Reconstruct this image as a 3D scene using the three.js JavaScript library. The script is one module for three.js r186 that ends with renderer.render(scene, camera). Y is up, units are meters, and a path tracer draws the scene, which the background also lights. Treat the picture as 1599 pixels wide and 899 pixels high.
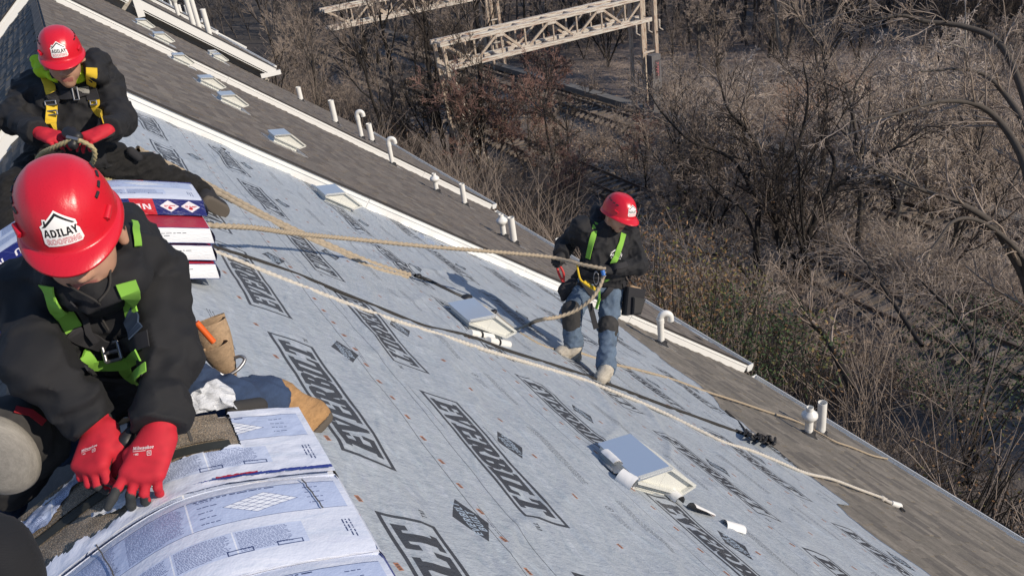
import * as THREE from 'three';
import { mergeGeometries, mergeVertices, toCreasedNormals } from 'three/addons/utils/BufferGeometryUtils.js';

// ---------------------------------------------------------------- camera, sky, sun, exposure
const scene = new THREE.Scene();
const V = (x, y, z) => new THREE.Vector3(x, y, z);
const EYE = V(0.1096, 1.4, 0);                       // the photographer straddles the ridge, eye 1.4 m above it
const camR = V(0.86930358, -0.12345261, 0.47861336), camD = V(-0.31920974, -0.87951925, 0.35291789), camF = V(0.37738103, -0.45957083, -0.8039765);
const camera = new THREE.PerspectiveCamera(38.1, 1024 / 575, 0.05, 900);
camera.position.copy(EYE);
camera.quaternion.setFromRotationMatrix(new THREE.Matrix4().makeBasis(camR, camD.clone().negate(), camF.clone().negate()));
camera.updateMatrixWorld();
const SUN = V(0.55, 0.46, 0.70).normalize();
const renderer = new THREE.WebGLRenderer({ antialias: true });
renderer.setSize(1024, 575);
renderer.toneMapping = THREE.LinearToneMapping;
renderer.toneMappingExposure = 0.92;
renderer.shadowMap.enabled = true;
{
  const W = 128, H = 64, d = new Float32Array(W * H * 4);
  for (let j = 0; j < H; j++) for (let i = 0; i < W; i++) {
    const el = ((j + 0.5) / H - 0.5) * Math.PI, t = Math.max(0, Math.sin(el)), h = Math.pow(1 - t, 2.6);
    const o = (j * W + i) * 4;
    d[o] = 0.17 + 0.55 * h; d[o + 1] = 0.31 + 0.52 * h; d[o + 2] = 0.62 + 0.33 * h; d[o + 3] = 1;
    if (el < 0) { d[o] = 0.42; d[o + 1] = 0.48; d[o + 2] = 0.56; }
  }
  const sky = new THREE.DataTexture(d, W, H, THREE.RGBAFormat, THREE.FloatType);
  sky.mapping = THREE.EquirectangularReflectionMapping; sky.magFilter = THREE.LinearFilter; sky.needsUpdate = true;
  scene.background = sky; scene.environment = sky;
  scene.backgroundIntensity = 0.75; scene.environmentIntensity = 0.75;
}
const sun = new THREE.DirectionalLight(0xfff0dc, 4.6);
sun.position.copy(SUN).multiplyScalar(120); sun.target.position.set(0, -5, -10); sun.castShadow = true; sun.shadow.radius = 1;
Object.assign(sun.shadow.camera, { left: -90, right: 90, top: 90, bottom: -90, near: 1, far: 320 });
scene.add(sun, sun.target);

// ---------------------------------------------------------------- helpers
let seed = 7;
const rnd = () => { seed = (seed * 1664525 + 1013904223) >>> 0; return seed / 4294967296; };
const reseed = (n) => { seed = n >>> 0; for (let i = 0; i < 4; i++) rnd(); };
const rr = (a, b) => a + (b - a) * rnd();
const hash3 = (x, y, z) => { let h = Math.imul(x, 374761393) ^ Math.imul(y, 668265263) ^ Math.imul(z, 2147483647 - 1274126177); h = Math.imul(h ^ (h >>> 13), 1274126177); return ((h ^ (h >>> 16)) >>> 0) / 4294967296; };
function noise(x, y, z = 0) {                         // value noise -1..1
  const xi = Math.floor(x), yi = Math.floor(y), zi = Math.floor(z), s = (t) => t * t * (3 - 2 * t), u = s(x - xi), v = s(y - yi), w = s(z - zi);
  let r = 0;
  for (let c = 0; c < 8; c++) r += hash3(xi + (c & 1), yi + ((c >> 1) & 1), zi + (c >> 2)) * ((c & 1) ? u : 1 - u) * (((c >> 1) & 1) ? v : 1 - v) * ((c >> 2) ? w : 1 - w);
  return r * 2 - 1;
}
const fbm = (x, y, z = 0, n = 3) => { let a = 0, g = 0.55; for (let i = 0; i < n; i++) { a += noise(x, y, z) * g; x *= 2.1; y *= 2.1; z *= 2.1; g *= 0.5; } return a; };
const F = 1301.04;                                    // focal length in photograph pixels
const dirOf = (px, py) => camF.clone().multiplyScalar(F).addScaledVector(camR, px - 799.5).addScaledVector(camD, py - 449.5);
const at = (px, py, d) => EYE.clone().addScaledVector(dirOf(px, py), d / F);          // surveyed point at depth d
const TB = 0.8213, TH = Math.atan(TB), CB = Math.cos(TH), SB = Math.sin(TH);
function on(px, py, off = 0, h = 0, side = 1) {      // surveyed point on a roof slope, h metres above it
  const v = dirOf(px, py), n = V(side * SB, CB, 0), t = (CB * off + h - n.dot(EYE)) / n.dot(v);
  return EYE.clone().addScaledVector(v, t);
}
const rp = (s, z, h = 0, off = 0) => V(s * CB + Math.sign(s || 1) * SB * h, -Math.abs(s) * SB + CB * h + off, z);   // slope distance from the ridge (left side negative)
const sOf = (p) => p.x / CB;
const used = {};
const numbered = (n) => { const k = used[n] = (used[n] ?? -1) + 1; return k ? n + '_' + String(k).padStart(3, '0') : n; };
function tag(o, label, category, group, kind) { o.userData = { label, category }; if (group) o.userData.group = group; if (kind) o.userData.kind = kind; return o; }
function thing(name, label, category, pos = V(0, 0, 0), group) {
  const g = new THREE.Group(); g.name = numbered(name); g.position.copy(pos); scene.add(g); return tag(g, label, category, group);
}
function mesh(name, geo, mat, parent, label) {
  const m = new THREE.Mesh(geo, mat); m.name = name; m.castShadow = m.receiveShadow = true; if (label) m.userData.label = label; parent.add(m); return m;
}
const base = (o) => { const p = V(0, 0, 0); for (let q = o; q && q !== scene; q = q.parent) p.add(q.position); return p; };
function part(parent, name, geo, mat, label) {       // geometry given in world metres
  const b = base(parent); geo.translate(-b.x, -b.y, -b.z); return mesh(name, geo, mat, parent, label);
}
function solo(name, geo, mat, label, category, group, kind) {
  geo.computeBoundingBox(); const bb = geo.boundingBox, c = V((bb.min.x + bb.max.x) / 2, bb.min.y, (bb.min.z + bb.max.z) / 2);
  geo.translate(-c.x, -c.y, -c.z);
  const m = mesh(numbered(name), geo, mat, scene); m.position.copy(c); return tag(m, label, category, group, kind);
}
function copy(o, pos, label, group) { const c = o.clone(); c.name = numbered(o.name.replace(/_\d+$/, '')); if (pos) c.position.copy(pos); scene.add(c); c.userData = { ...o.userData, label: label || o.userData.label }; if (group) c.userData.group = group; return c; }
function geoFrom(pos, idx, uv) {
  const g = new THREE.BufferGeometry(); g.setAttribute('position', new THREE.Float32BufferAttribute(pos, 3));
  g.setAttribute('uv', new THREE.Float32BufferAttribute(uv || new Float32Array(pos.length / 3 * 2), 2));
  if (idx) g.setIndex(idx); g.computeVertexNormals(); return g;
}
function merge(list) { return mergeGeometries(list.map((g) => { const n = g.index ? g.toNonIndexed() : g; for (const k of Object.keys(n.attributes)) if (!['position', 'normal', 'uv', 'color'].includes(k)) n.deleteAttribute(k); return n; })); }
// box spanned by a corner frame: centre, three half-axis vectors
function obox(c, ax, ay, az) {
  const g = new THREE.BoxGeometry(2, 2, 2); g.applyMatrix4(new THREE.Matrix4().makeBasis(ax, ay, az).setPosition(c));
  if (ax.clone().cross(ay).dot(az) < 0) { const i = g.index.array; for (let k = 0; k < i.length; k += 3) { const t = i[k]; i[k] = i[k + 1]; i[k + 1] = t; } }
  g.computeVertexNormals(); return g;
}
const bx = (x0, x1, y0, y1, z0, z1) => new THREE.BoxGeometry(x1 - x0, y1 - y0, z1 - z0).translate((x0 + x1) / 2, (y0 + y1) / 2, (z0 + z1) / 2);
function bar(a, b, w, h, up = V(0, 1, 0)) {          // rectangular bar from a to b
  const d = b.clone().sub(a), l = d.length(); d.normalize(); if (Math.abs(d.dot(up)) > 0.98) up = Math.abs(d.z) > 0.7 ? V(1, 0, 0) : V(0, 0, 1); const s = d.clone().cross(up).normalize(), u = s.clone().cross(d);
  return obox(a.clone().add(b).multiplyScalar(0.5), s.multiplyScalar(w / 2), u.multiplyScalar(h / 2), d.multiplyScalar(-l / 2));
}
function rod(a, b, r0, r1 = r0, n = 8, open = false) {
  const d = b.clone().sub(a), g = new THREE.CylinderGeometry(r1, r0, d.length(), n, 1, open);
  g.applyQuaternion(new THREE.Quaternion().setFromUnitVectors(V(0, 1, 0), d.clone().normalize())); const m = a.clone().add(b).multiplyScalar(0.5); return g.translate(m.x, m.y, m.z);
}
const prism = (pts, z0, z1, bevel = 0) => {          // profile in x,y extruded along z
  const g = new THREE.ExtrudeGeometry(new THREE.Shape(pts.map((p) => new THREE.Vector2(p[0], p[1]))), { depth: z1 - z0 - 2 * bevel, bevelEnabled: bevel > 0, bevelSize: bevel, bevelThickness: bevel, bevelOffset: -bevel, bevelSegments: 1 });
  return g.translate(0, 0, z0 + bevel);
};
const roofMatrix = (s, z, off = 0, h = 0) => new THREE.Matrix4().makeBasis(V(CB, -SB, 0), V(SB, CB, 0), V(0, 0, 1)).setPosition(rp(s, z, h, off));
const ROOFQ = new THREE.Quaternion().setFromAxisAngle(V(0, 0, 1), -TH);
function canvasTex(w, h, draw, wrap = false, srgb = true) {
  const c = document.createElement('canvas'); c.width = w; c.height = h; const x = c.getContext('2d'); draw(x, w, h);
  const t = new THREE.CanvasTexture(c); if (srgb) t.colorSpace = THREE.SRGBColorSpace; t.magFilter = THREE.LinearFilter; t.anisotropy = 8;
  if (wrap) t.wrapS = t.wrapT = THREE.RepeatWrapping; return t;
}
function noiseTex(n, f, srgb = false) {               // tiling noise texture, f(x,y) -> [r,g,b] 0..255 with x,y in 0..1
  const d = new Uint8Array(n * n * 4);
  for (let j = 0; j < n; j++) for (let i = 0; i < n; i++) { const c = f(i / n, j / n), o = (j * n + i) * 4; d[o] = c[0]; d[o + 1] = c[1]; d[o + 2] = c[2]; d[o + 3] = 255; }
  const t = new THREE.DataTexture(d, n, n, THREE.RGBAFormat); t.wrapS = t.wrapT = THREE.RepeatWrapping; t.magFilter = THREE.LinearFilter; t.minFilter = THREE.LinearMipmapLinearFilter; t.generateMipmaps = true;
  if (srgb) t.colorSpace = THREE.SRGBColorSpace; t.needsUpdate = true; return t;
}
const tileNoise = (x, y, f, o) => {                   // value noise that wraps on f cells
  const X = x * f, Y = y * f, xi = Math.floor(X), yi = Math.floor(Y), s = (t) => t * t * (3 - 2 * t), u = s(X - xi), v = s(Y - yi), m = (a) => ((a % f) + f) % f;
  const q = (a, b) => hash3(m(a), m(b), o); return (q(xi, yi) * (1 - u) + q(xi + 1, yi) * u) * (1 - v) + (q(xi, yi + 1) * (1 - u) + q(xi + 1, yi + 1) * u) * v;
};
const grainTex = noiseTex(256, (x, y) => { const v = 150 + 70 * (hash3(Math.floor(x * 256), Math.floor(y * 256), 3) - 0.3) + 40 * (tileNoise(x, y, 32, 5) - 0.5) + 30 * (tileNoise(x, y, 8, 6) - 0.5); const c = Math.max(40, Math.min(255, v)); return [c, c, c]; });
const softTex = noiseTex(256, (x, y) => { const v = 255 * (0.5 * tileNoise(x, y, 8, 11) + 0.3 * tileNoise(x, y, 24, 12) + 0.2 * tileNoise(x, y, 64, 13)); return [v, v, v]; });
const clothTex = noiseTex(256, (x, y) => { const v = 120 + 60 * ((Math.floor(x * 128) + Math.floor(y * 128)) % 2) + 70 * (tileNoise(x, y, 64, 21) - 0.5); return [v, v, v]; });
const rep = (t, a, b) => { const c = t.clone(); c.repeat.set(a, b ?? a); c.needsUpdate = true; return c; };
const S = (o) => new THREE.MeshStandardMaterial({ roughness: 0.8, ...o });
const lin = (r, g, b) => new THREE.Color().setRGB(r, g, b);
const M = {
  shingle: S({ color: 0xffffff, vertexColors: true, roughness: 0.95, map: rep(grainTex, 1), bumpMap: rep(grainTex, 1), bumpScale: 0.0012 }),
  white: S({ color: lin(0.80, 0.81, 0.80), roughness: 0.42, bumpMap: rep(softTex, 1), bumpScale: 0.002 }),
  whitePvc: S({ color: lin(0.80, 0.80, 0.77), roughness: 0.35 }),
  darkEdge: S({ color: lin(0.035, 0.03, 0.028), roughness: 0.6 }),
  galv: S({ color: lin(0.86, 0.88, 0.90), roughness: 0.28, metalness: 0.85 }),
  vinyl: S({ color: lin(0.62, 0.60, 0.53), roughness: 0.5 }),
  cream: S({ color: lin(0.66, 0.67, 0.63), roughness: 0.55, bumpMap: rep(softTex, 6), bumpScale: 0.001 }),
  rubber: S({ color: lin(0.02, 0.02, 0.022), roughness: 0.6 }),
  siding: S({ color: lin(0.42, 0.40, 0.36), roughness: 0.8 }),
};

// ---------------------------------------------------------------- row houses with stepped roofs
const HOUSES = [
  { z0: -9.291, z1: 6, off: 0 }, { z0: -18.946, z1: -9.291, off: 0.1915 }, { z0: -28.4, z1: -18.946, off: 0.385 }, { z0: -38.05, z1: -28.4, off: 1.06, se: 7.65 }, { z0: -60, z1: -38.05, off: 1.2, se: 7.65 },
];
const XE = 8.74, SE = XE / CB, GY = -16;
const palette = { brown: [[0.215, 0.185, 0.162], [0.25, 0.215, 0.185], [0.185, 0.162, 0.145], [0.285, 0.25, 0.215], [0.235, 0.208, 0.182]],
  grey: [[0.235, 0.212, 0.18], [0.28, 0.25, 0.212], [0.19, 0.172, 0.152], [0.33, 0.295, 0.25], [0.255, 0.23, 0.195]],
  shadedGrey: [[0.13, 0.128, 0.122], [0.155, 0.152, 0.146], [0.105, 0.104, 0.10], [0.18, 0.176, 0.168], [0.14, 0.138, 0.132]] };  // left slope set darker; its missing sun is partly put into the colour
const EXP = 0.143;
function tabGeo(w, t, col) {                          // one shingle tab: wedge, butt edge at +x, thickness t, local roof frame
  const hw = w / 2 - 0.0015, p = [], uv = [], quad = (a, b, c, d) => { for (const v of [a, b, c, a, c, d]) { p.push(...v); uv.push(v[0] * 3 + w * 7, v[2] * 3 + t * 90); } };
  const A = [0, 0.003, -hw], B = [0, 0.003, hw], C = [EXP + 0.006, t, hw], D = [EXP + 0.006, t, -hw], c0 = [EXP + 0.006, -0.004, hw], d0 = [EXP + 0.006, -0.004, -hw], a0 = [0, -0.004, -hw], b0 = [0, -0.004, hw];
  quad(A, B, C, D); quad(D, C, c0, d0); quad(A, D, d0, a0); quad(C, B, b0, c0);
  const g = geoFrom(p, null, uv), k = new Float32Array(p.length); for (let i = 0; i < p.length; i += 3) k.set(col, i);
  g.setAttribute('color', new THREE.BufferAttribute(k, 3)); return g;
}
function shingleSlope(roof, h, side, pal, sFrom, sTo, zA, zB, keep, nearest) {
  const tabs = [];
  for (let r = 0; ; r++) {
    const s = sFrom + r * EXP; if (s + EXP > sTo + 0.02) break;
    let z = zB + rr(-0.3, 0);
    while (z > zA) {
      const w = rr(0.14, 0.36), za = Math.max(z - w, zA), zb = Math.min(z, zB); z -= w;
      if (zb - za < 0.03) continue; const zc = (za + zb) / 2;
      if (keep && !keep(s, zc)) continue;
      tabs.push([s, zc, zb - za]);
    }
  }
  const lib = {}, tabFor = (w, shade, t) => lib[[w, shade, t]] ||= tabGeo(w, t, palette[pal][shade]);
  const frame = (s, z) => side > 0 ? roofMatrix(s, z, h.off) : new THREE.Matrix4().makeBasis(V(-CB, -SB, 0), V(-SB, CB, 0), V(0, 0, -1)).setPosition(rp(-s, z, 0, h.off));
  const place = tabs.map(([s, z, w]) => { const m = frame(s, z), p = V(0, 0, 0).setFromMatrixPosition(m); return { m, w, p, d: p.distanceTo(EYE), inView: p.clone().project(camera) }; });
  place.sort((a, b) => ((Math.abs(a.inView.x) < 1 && Math.abs(a.inView.y) < 1) ? 0 : 1e4) + a.d - ((Math.abs(b.inView.x) < 1 && Math.abs(b.inView.y) < 1) ? 0 : 1e4) - b.d);
  const rest = [], rb = base(roof);
  place.forEach((t, i) => {
    const shade = Math.floor(rnd() * 5), thick = [0.013, 0.018, 0.025][Math.floor(rnd() * 3)];
    if (i < nearest) { const w = Math.round(t.w * 40) / 40, q = mesh('shingle', tabFor(w, shade, thick), M.shingle, roof); t.m.decompose(q.position, q.quaternion, q.scale); q.position.sub(rb); q.scale.z = t.w / w; }
    else rest.push(tabGeo(t.w, thick, palette[pal][shade]).applyMatrix4(t.m));
  });
  if (rest.length) { const q = part(roof, 'shingle_field', mergeGeometries(rest), M.shingle); q.userData.kind = 'stuff'; }
}
reseed(11);
const houseLabels = ['near row house with silver underlayment over half its roof', 'second row house with a bare brown shingle roof and white rake trim', 'third row house along, brown roof behind the second white rake trim', 'far row house with the raised roof and boxed white rake return', 'farthest row house at the top edge behind the crowded pipes'];
const houses = HOUSES.map((h, i) => {
  const SE = h.se || 8.74 / CB, XE = SE * CB;
  const g = thing('row_house', houseLabels[i], 'house', V(0, GY, (h.z0 + h.z1) / 2)), o = h.off;
  const wx = XE - 0.42, zb = h.z1 - 0.02, za = h.z0 + 0.02;
  const prof = [[-wx, GY], [wx, GY], [wx, -wx * TB + o - 0.16], [0, o - 0.16], [-wx, -wx * TB + o - 0.16]];
  part(g, 'wall', prism(prof, za, zb), M.siding);
  const roof = new THREE.Group(); roof.name = 'roof'; g.add(roof);
  const dk = []; for (const sd of [1, -1]) { const n = V(sd * SB, CB, 0), d = V(sd * CB, -SB, 0), L = SE; dk.push(obox(V(0, o, (za + zb) / 2).addScaledVector(d, L / 2).addScaledVector(n, -0.075), d.clone().multiplyScalar(L / 2), n.clone().multiplyScalar(0.06), V(0, 0, (zb - za) / 2))); }
  part(roof, 'roof_deck', merge(dk), M.siding);
  const sides = [[1, i === 0 ? 'grey' : 'brown'], [-1, 'shadedGrey']];
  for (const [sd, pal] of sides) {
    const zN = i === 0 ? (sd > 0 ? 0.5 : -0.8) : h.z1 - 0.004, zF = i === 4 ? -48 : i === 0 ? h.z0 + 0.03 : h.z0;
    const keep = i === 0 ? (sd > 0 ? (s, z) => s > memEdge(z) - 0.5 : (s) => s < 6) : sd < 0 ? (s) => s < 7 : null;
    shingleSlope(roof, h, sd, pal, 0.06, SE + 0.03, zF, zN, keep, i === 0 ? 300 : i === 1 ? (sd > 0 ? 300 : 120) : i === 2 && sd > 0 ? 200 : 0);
  }
  // ridge caps
  if (i > 0) for (let z = h.z1 - 0.1, k = 0; z > h.z0 && k < 40; z -= 0.2, k++) {
    const c = palette.brown[k % 5], cap = []; for (const sd of [1, -1]) cap.push(obox(rp(sd * 0.075, z, 0.024, o), V(CB, -SB * sd, 0).multiplyScalar(0.076), V(sd * SB, CB, 0).multiplyScalar(0.003), V(0, 0, 0.11)));
    const gg = merge(cap), cc = new Float32Array(gg.attributes.position.count * 3); for (let q = 0; q < cc.length; q += 3) cc.set(c, q); gg.setAttribute('color', new THREE.BufferAttribute(cc, 3));
    part(roof, 'ridge_cap', gg, M.shingle);
  }
  // rake trim facing the camera, one board per length
  if (i > 0 && i !== 3) for (const sd of [1, -1]) {
    const top = 0.012, prevOff = HOUSES[i - 1].off - o, bot = i === 4 ? -0.2 : prevOff * CB + 0.004;
    const seams = sd > 0 ? (i === 1 ? [0, 3.55, 6.1, 8.3, SE + 0.02] : [0, 3.9, 6.6, 9.1, SE + 0.02]) : [0, 3.2, 6.4, 9];
    for (let k = 0; k + 1 < seams.length; k++) {
      const a = seams[k] + (k ? 0.004 : 0), b = seams[k + 1], d = V(sd * CB, -SB, 0), n = V(sd * SB, CB, 0), zc = h.z1 + 0.014 + (k % 2) * 0.004;
      const c = V(0, o, zc).addScaledVector(d, (a + b) / 2).addScaledVector(n, (top + bot) / 2);
      part(roof, 'rake_board', obox(c, d.clone().multiplyScalar((b - a) / 2), n.clone().multiplyScalar((top - bot) / 2), V(0, 0, 0.012)), M.white);
      const c2 = V(0, o, zc + 0.012).addScaledVector(d, (a + b) / 2).addScaledVector(n, top - 0.045 + (k % 2) * 0.004);
      part(roof, 'trim_lip', obox(c2, d.clone().multiplyScalar((b - a) / 2 - 0.01), n.clone().multiplyScalar(0.006), V(0, 0, 0.008)), M.white);
    }
    const d = V(sd * CB, -SB, 0), n = V(sd * SB, CB, 0), L = SE + 0.03, c = V(0, o, h.z1 + 0.012).addScaledVector(d, L / 2).addScaledVector(n, top + 0.012);
    part(roof, 'drip_edge', obox(c, d.clone().multiplyScalar(L / 2), n.clone().multiplyScalar(0.011), V(0, 0, 0.028)), M.darkEdge);
  }
  // eave gutters
  for (const sd of [1, -1]) {
    const y = -XE * TB + o, x = XE, gut = [[0, -0.13], [0.09, -0.13], [0.13, -0.06], [0.13, -0.012], [0.118, -0.012], [0.118, -0.055], [0.082, -0.118], [0.012, -0.118], [0.012, -0.02], [0, -0.02]].map(([a, b]) => [sd * (x + 0.005 + a), y + b]);
    if (sd < 0) gut.reverse();
    const gg = new THREE.Group(); gg.name = 'gutter'; g.add(gg);
    const zz0 = i === 0 ? h.z0 + 0.12 : h.z0 + 0.04, zz1 = h.z1 - (i === 0 ? 0 : -0.035);
    part(gg, 'channel', prism(gut, zz0, zz1), M.white);
    for (const ze of [zz0, zz1]) part(gg, 'end_cap', prism([[x, -0.134], [x + 0.095, -0.134], [x + 0.138, -0.06], [x + 0.138, -0.008], [x, -0.008]].map(([a, b]) => [sd * (a + 0.005), y + b]), ze - 0.004, ze + 0.006), M.white);
  }
  return { g, roof };
});
function memEdge(z) {                                 // lower edge of the underlayment (slope distance) for a given z
  const P = [[-9.3, 7.3], [-8.26, 7.14], [-6.96, 6.85], [-5.9, 6.62], [-5.52, 6.3], [-4.67, 6.14], [-3.9, 6.0], [-3.62, 5.98], [-3.55, 5.62], [-3.14, 5.42], [-2.64, 5.46], [-1.5, 5.4], [1, 5.4]];
  for (let i = 0; i + 1 < P.length; i++) if (z <= P[i + 1][0]) { const t = (z - P[i][0]) / (P[i + 1][0] - P[i][0]); return P[i][1] + (P[i + 1][1] - P[i][1]) * Math.max(0, t); }
  return 5.4;
}
// raised far roof: white rake board standing proud on a boxed overhang with returns
{
  const { roof } = houses[3], o = HOUSES[3].off, z = -28.4 + 0.45;
  const boards = [[0.0, 3.06], [3.22, 7.66]];
  boards.forEach(([a, b], k) => {
    const d = V(CB, -SB, 0), n = V(SB, CB, 0);
    part(roof, 'rake_board', obox(V(0, o, z + k * 0.15).addScaledVector(d, (a + b) / 2).addScaledVector(n, -0.12), d.clone().multiplyScalar((b - a) / 2), n.clone().multiplyScalar(0.12), V(0, 0, 0.015)), M.white);
    part(roof, 'soffit', obox(V(0, o, z - 0.21 + k * 0.07).addScaledVector(d, (a + b) / 2).addScaledVector(n, -0.28), d.clone().multiplyScalar((b - a) / 2 - 0.01), n.clone().multiplyScalar(0.01), V(0, 0, 0.22 + k * 0.07)), M.white);
    part(roof, 'roof_overhang', obox(V(0, o, z - 0.2 + k * 0.07).addScaledVector(d, (a + b) / 2).addScaledVector(n, 0.01), d.clone().multiplyScalar((b - a) / 2 + 0.02), n.clone().multiplyScalar(0.008), V(0, 0, 0.25 + k * 0.07)), M.darkEdge);
  });
  const d = V(CB, -SB, 0);
  part(roof, 'eave_return', bx(3.2 * CB - 0.14, 3.2 * CB + 0.06, o - 3.2 * SB - 0.55, o - 3.2 * SB - 0.05, z + 0.1, z + 0.17), M.white);
  part(roof, 'eave_return', bx(7.66 * CB - 0.55, 7.66 * CB + 0.1, o - 7.66 * SB - 0.2, o - 7.66 * SB - 0.06, z + 0.1, z + 0.17), M.white);
  for (let k = 0; k < 6; k++) { const a = V(0, o - 0.3 - k * 0.11, -28.375); part(roof, 'siding_board', obox(a.clone().addScaledVector(d, 3.75), d.clone().multiplyScalar(3.6), V(SB, CB, 0).multiplyScalar(0.05), V(0, 0, 0.012 + (k % 2) * 0.006)), M.siding); }
}

// ---------------------------------------------------------------- silver underlayment, printed sheets lapped down the slope
function slabText(x, text, cx, cy, w, h, skew) {      // heavy condensed lettering
  x.save(); x.translate(cx, cy); x.transform(1, 0, skew, 1, 0, 0); x.font = 'bold 200px serif'; const m = x.measureText(text).width;
  x.scale(w / m, h / 146); x.textAlign = 'center'; x.textBaseline = 'alphabetic'; x.lineWidth = 17; x.lineJoin = 'miter'; x.strokeText(text, 0, 73); x.fillText(text, 0, 73); x.restore();
}
function smallPrint(x, x0, y0, w, rows, dy, px) { for (let r = 0; r < rows; r++) { let a = x0; const e = x0 + w * (r === rows - 1 ? 0.6 : rr(0.9, 1)); while (a < e) { const l = rr(2, 9) * px; x.fillRect(a, y0 + r * dy + rr(-0.2, 0.2) * px, l, px * 1.5); a += l + px * rr(1.2, 2.5); } } }
function printTile(kind) {
  return canvasTex(2048, 1755, (x, w, h) => {
    const mm = w / 1400, ink = '#43464c'; x.fillStyle = '#a8b0b8'; x.fillRect(0, 0, w, h);
    for (let i = 0; i < 900; i++) { x.fillStyle = `rgba(${rnd() < 0.5 ? '205,215,224' : '118,132,150'},${rr(0.04, 0.15)})`; x.beginPath(); x.ellipse(rnd() * w, rnd() * h, rr(10, 160), rr(4, 26), rr(-0.5, 0.5), 0, 7); x.fill(); }
    const Y = (v) => h - v * h / 1.2;                 // metres from the tile's lower (up-slope) edge
    x.fillStyle = ink; x.strokeStyle = ink;
    const bc = kind === 'A' ? 0.47 : 0.27, bh = 205 * mm, bw = 1075 * mm, bx0 = 40 * mm, by = Y(bc);
    x.lineWidth = 17 * mm; x.lineJoin = 'miter'; x.beginPath();
    x.moveTo(bx0 + 34 * mm, by - bh / 2); x.lineTo(bx0 + bw, by - bh / 2); x.lineTo(bx0 + bw - 34 * mm, by + bh / 2); x.lineTo(bx0, by + bh / 2); x.closePath(); x.stroke();
    slabText(x, 'EVERBILT', bx0 + bw / 2, by, bw * 0.87, bh * 0.70, -0.16);
    x.font = `bold ${34 * mm}px sans-serif`; x.textAlign = 'left'; x.fillText('TM', bx0 + bw + 14 * mm, by + bh / 2);
    // diamond mark with a slogan line
    const dx = (kind === 'A' ? 1180 : 420) * mm, dy = Y(kind === 'A' ? 0.16 : 0.5), r = 92 * mm;
    x.save(); x.translate(dx, dy); x.beginPath(); x.moveTo(-r * 1.4, 0); x.lineTo(0, -r * 0.85); x.lineTo(r * 1.4, 0); x.lineTo(0, r * 0.85); x.closePath(); x.fill();
    x.fillStyle = '#a2b2c2'; x.textAlign = 'center'; x.font = `bold ${44 * mm}px sans-serif`; x.save(); x.transform(1, 0, -0.2, 1, 0, 0); x.fillText('EVERBILT', 0, -2 * mm, 200 * mm); x.fillText('BUILT', 0, 36 * mm, 120 * mm); x.restore(); x.restore();
    x.fillStyle = ink; x.fillRect(dx - 118 * mm, dy + 96 * mm, 240 * mm, 2.5 * mm); smallPrint(x, dx - 110 * mm, dy + 84 * mm, 225 * mm, 1, 8, 2.4 * mm);
    // instruction lines, round mark
    const iy = Y(kind === 'A' ? 1.04 : 0.86); smallPrint(x, 130 * mm, iy, 560 * mm, 6, 11 * mm, 2.7 * mm); smallPrint(x, 760 * mm, Y(kind === 'A' ? 0.86 : 1.0), 420 * mm, 4, 12 * mm, 2.7 * mm);
    smallPrint(x, 900 * mm, iy + 4 * mm, 130 * mm, 5, 10 * mm, 2.0 * mm); x.lineWidth = 4 * mm; x.beginPath(); x.arc(860 * mm, iy + 22 * mm, 20 * mm, 0, 7); x.stroke(); x.font = `bold ${26 * mm}px sans-serif`; x.fillText('R', 851 * mm, iy + 31 * mm);
    // lap lines and orange fastener marks
    x.fillRect(0, Y(0.105), w, 3.6 * mm); x.fillRect(0, Y(1.13), w, 3 * mm);
    for (let k = 0; k < 8; k++) for (const v of [0.075, 0.62]) { const ox = (30 + k * 175 + (v > 1 ? 60 : v === 0.62 ? 100 : 0)) * mm, oy = Y(v); if (v === 0.62 && k % 2) continue; x.save(); x.translate(ox, oy); x.rotate(-0.25); x.fillStyle = '#ad7a62'; x.fillRect(-17 * mm, -10 * mm, 34 * mm, 20 * mm); x.fillStyle = '#4b4440'; for (let q = 0; q < 3; q++) x.fillRect((-13 + q * 9) * mm, -6 * mm, 5 * mm, 12 * mm); x.restore(); }
  }, true);
}
reseed(5);
const memMat = (t) => S({ map: t, roughness: 0.45, bumpMap: rep(softTex, 5, 3), bumpScale: 0.005 });
const memA = memMat(printTile('A')), memB = memMat(printTile('B'));
const memH = (s, z) => 0.014 + 0.007 * Math.max(-0.8, fbm(s * 3.1 + 0.8 * noise(z * 1.7, s, 2), z * 1.5 + s, 41, 2)) + 0.008 * fbm(s * 1.4, z * 1.1, 3, 2) + 0.0035 * fbm(s * 7 + z * 2, z * 4, 23, 2) + 0.013 * Math.pow(Math.max(0, 1 - Math.abs(noise(s * 1.6 + z * 0.9 + 0.7 * noise(s, z, 8), z * 0.35 - s * 0.2, 4)) * 2.6), 2) + 0.009 * Math.pow(Math.max(0, 1 - Math.abs(noise(s * 4 + 3, z * 1.3 + s, 14)) * 3), 2);
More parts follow.
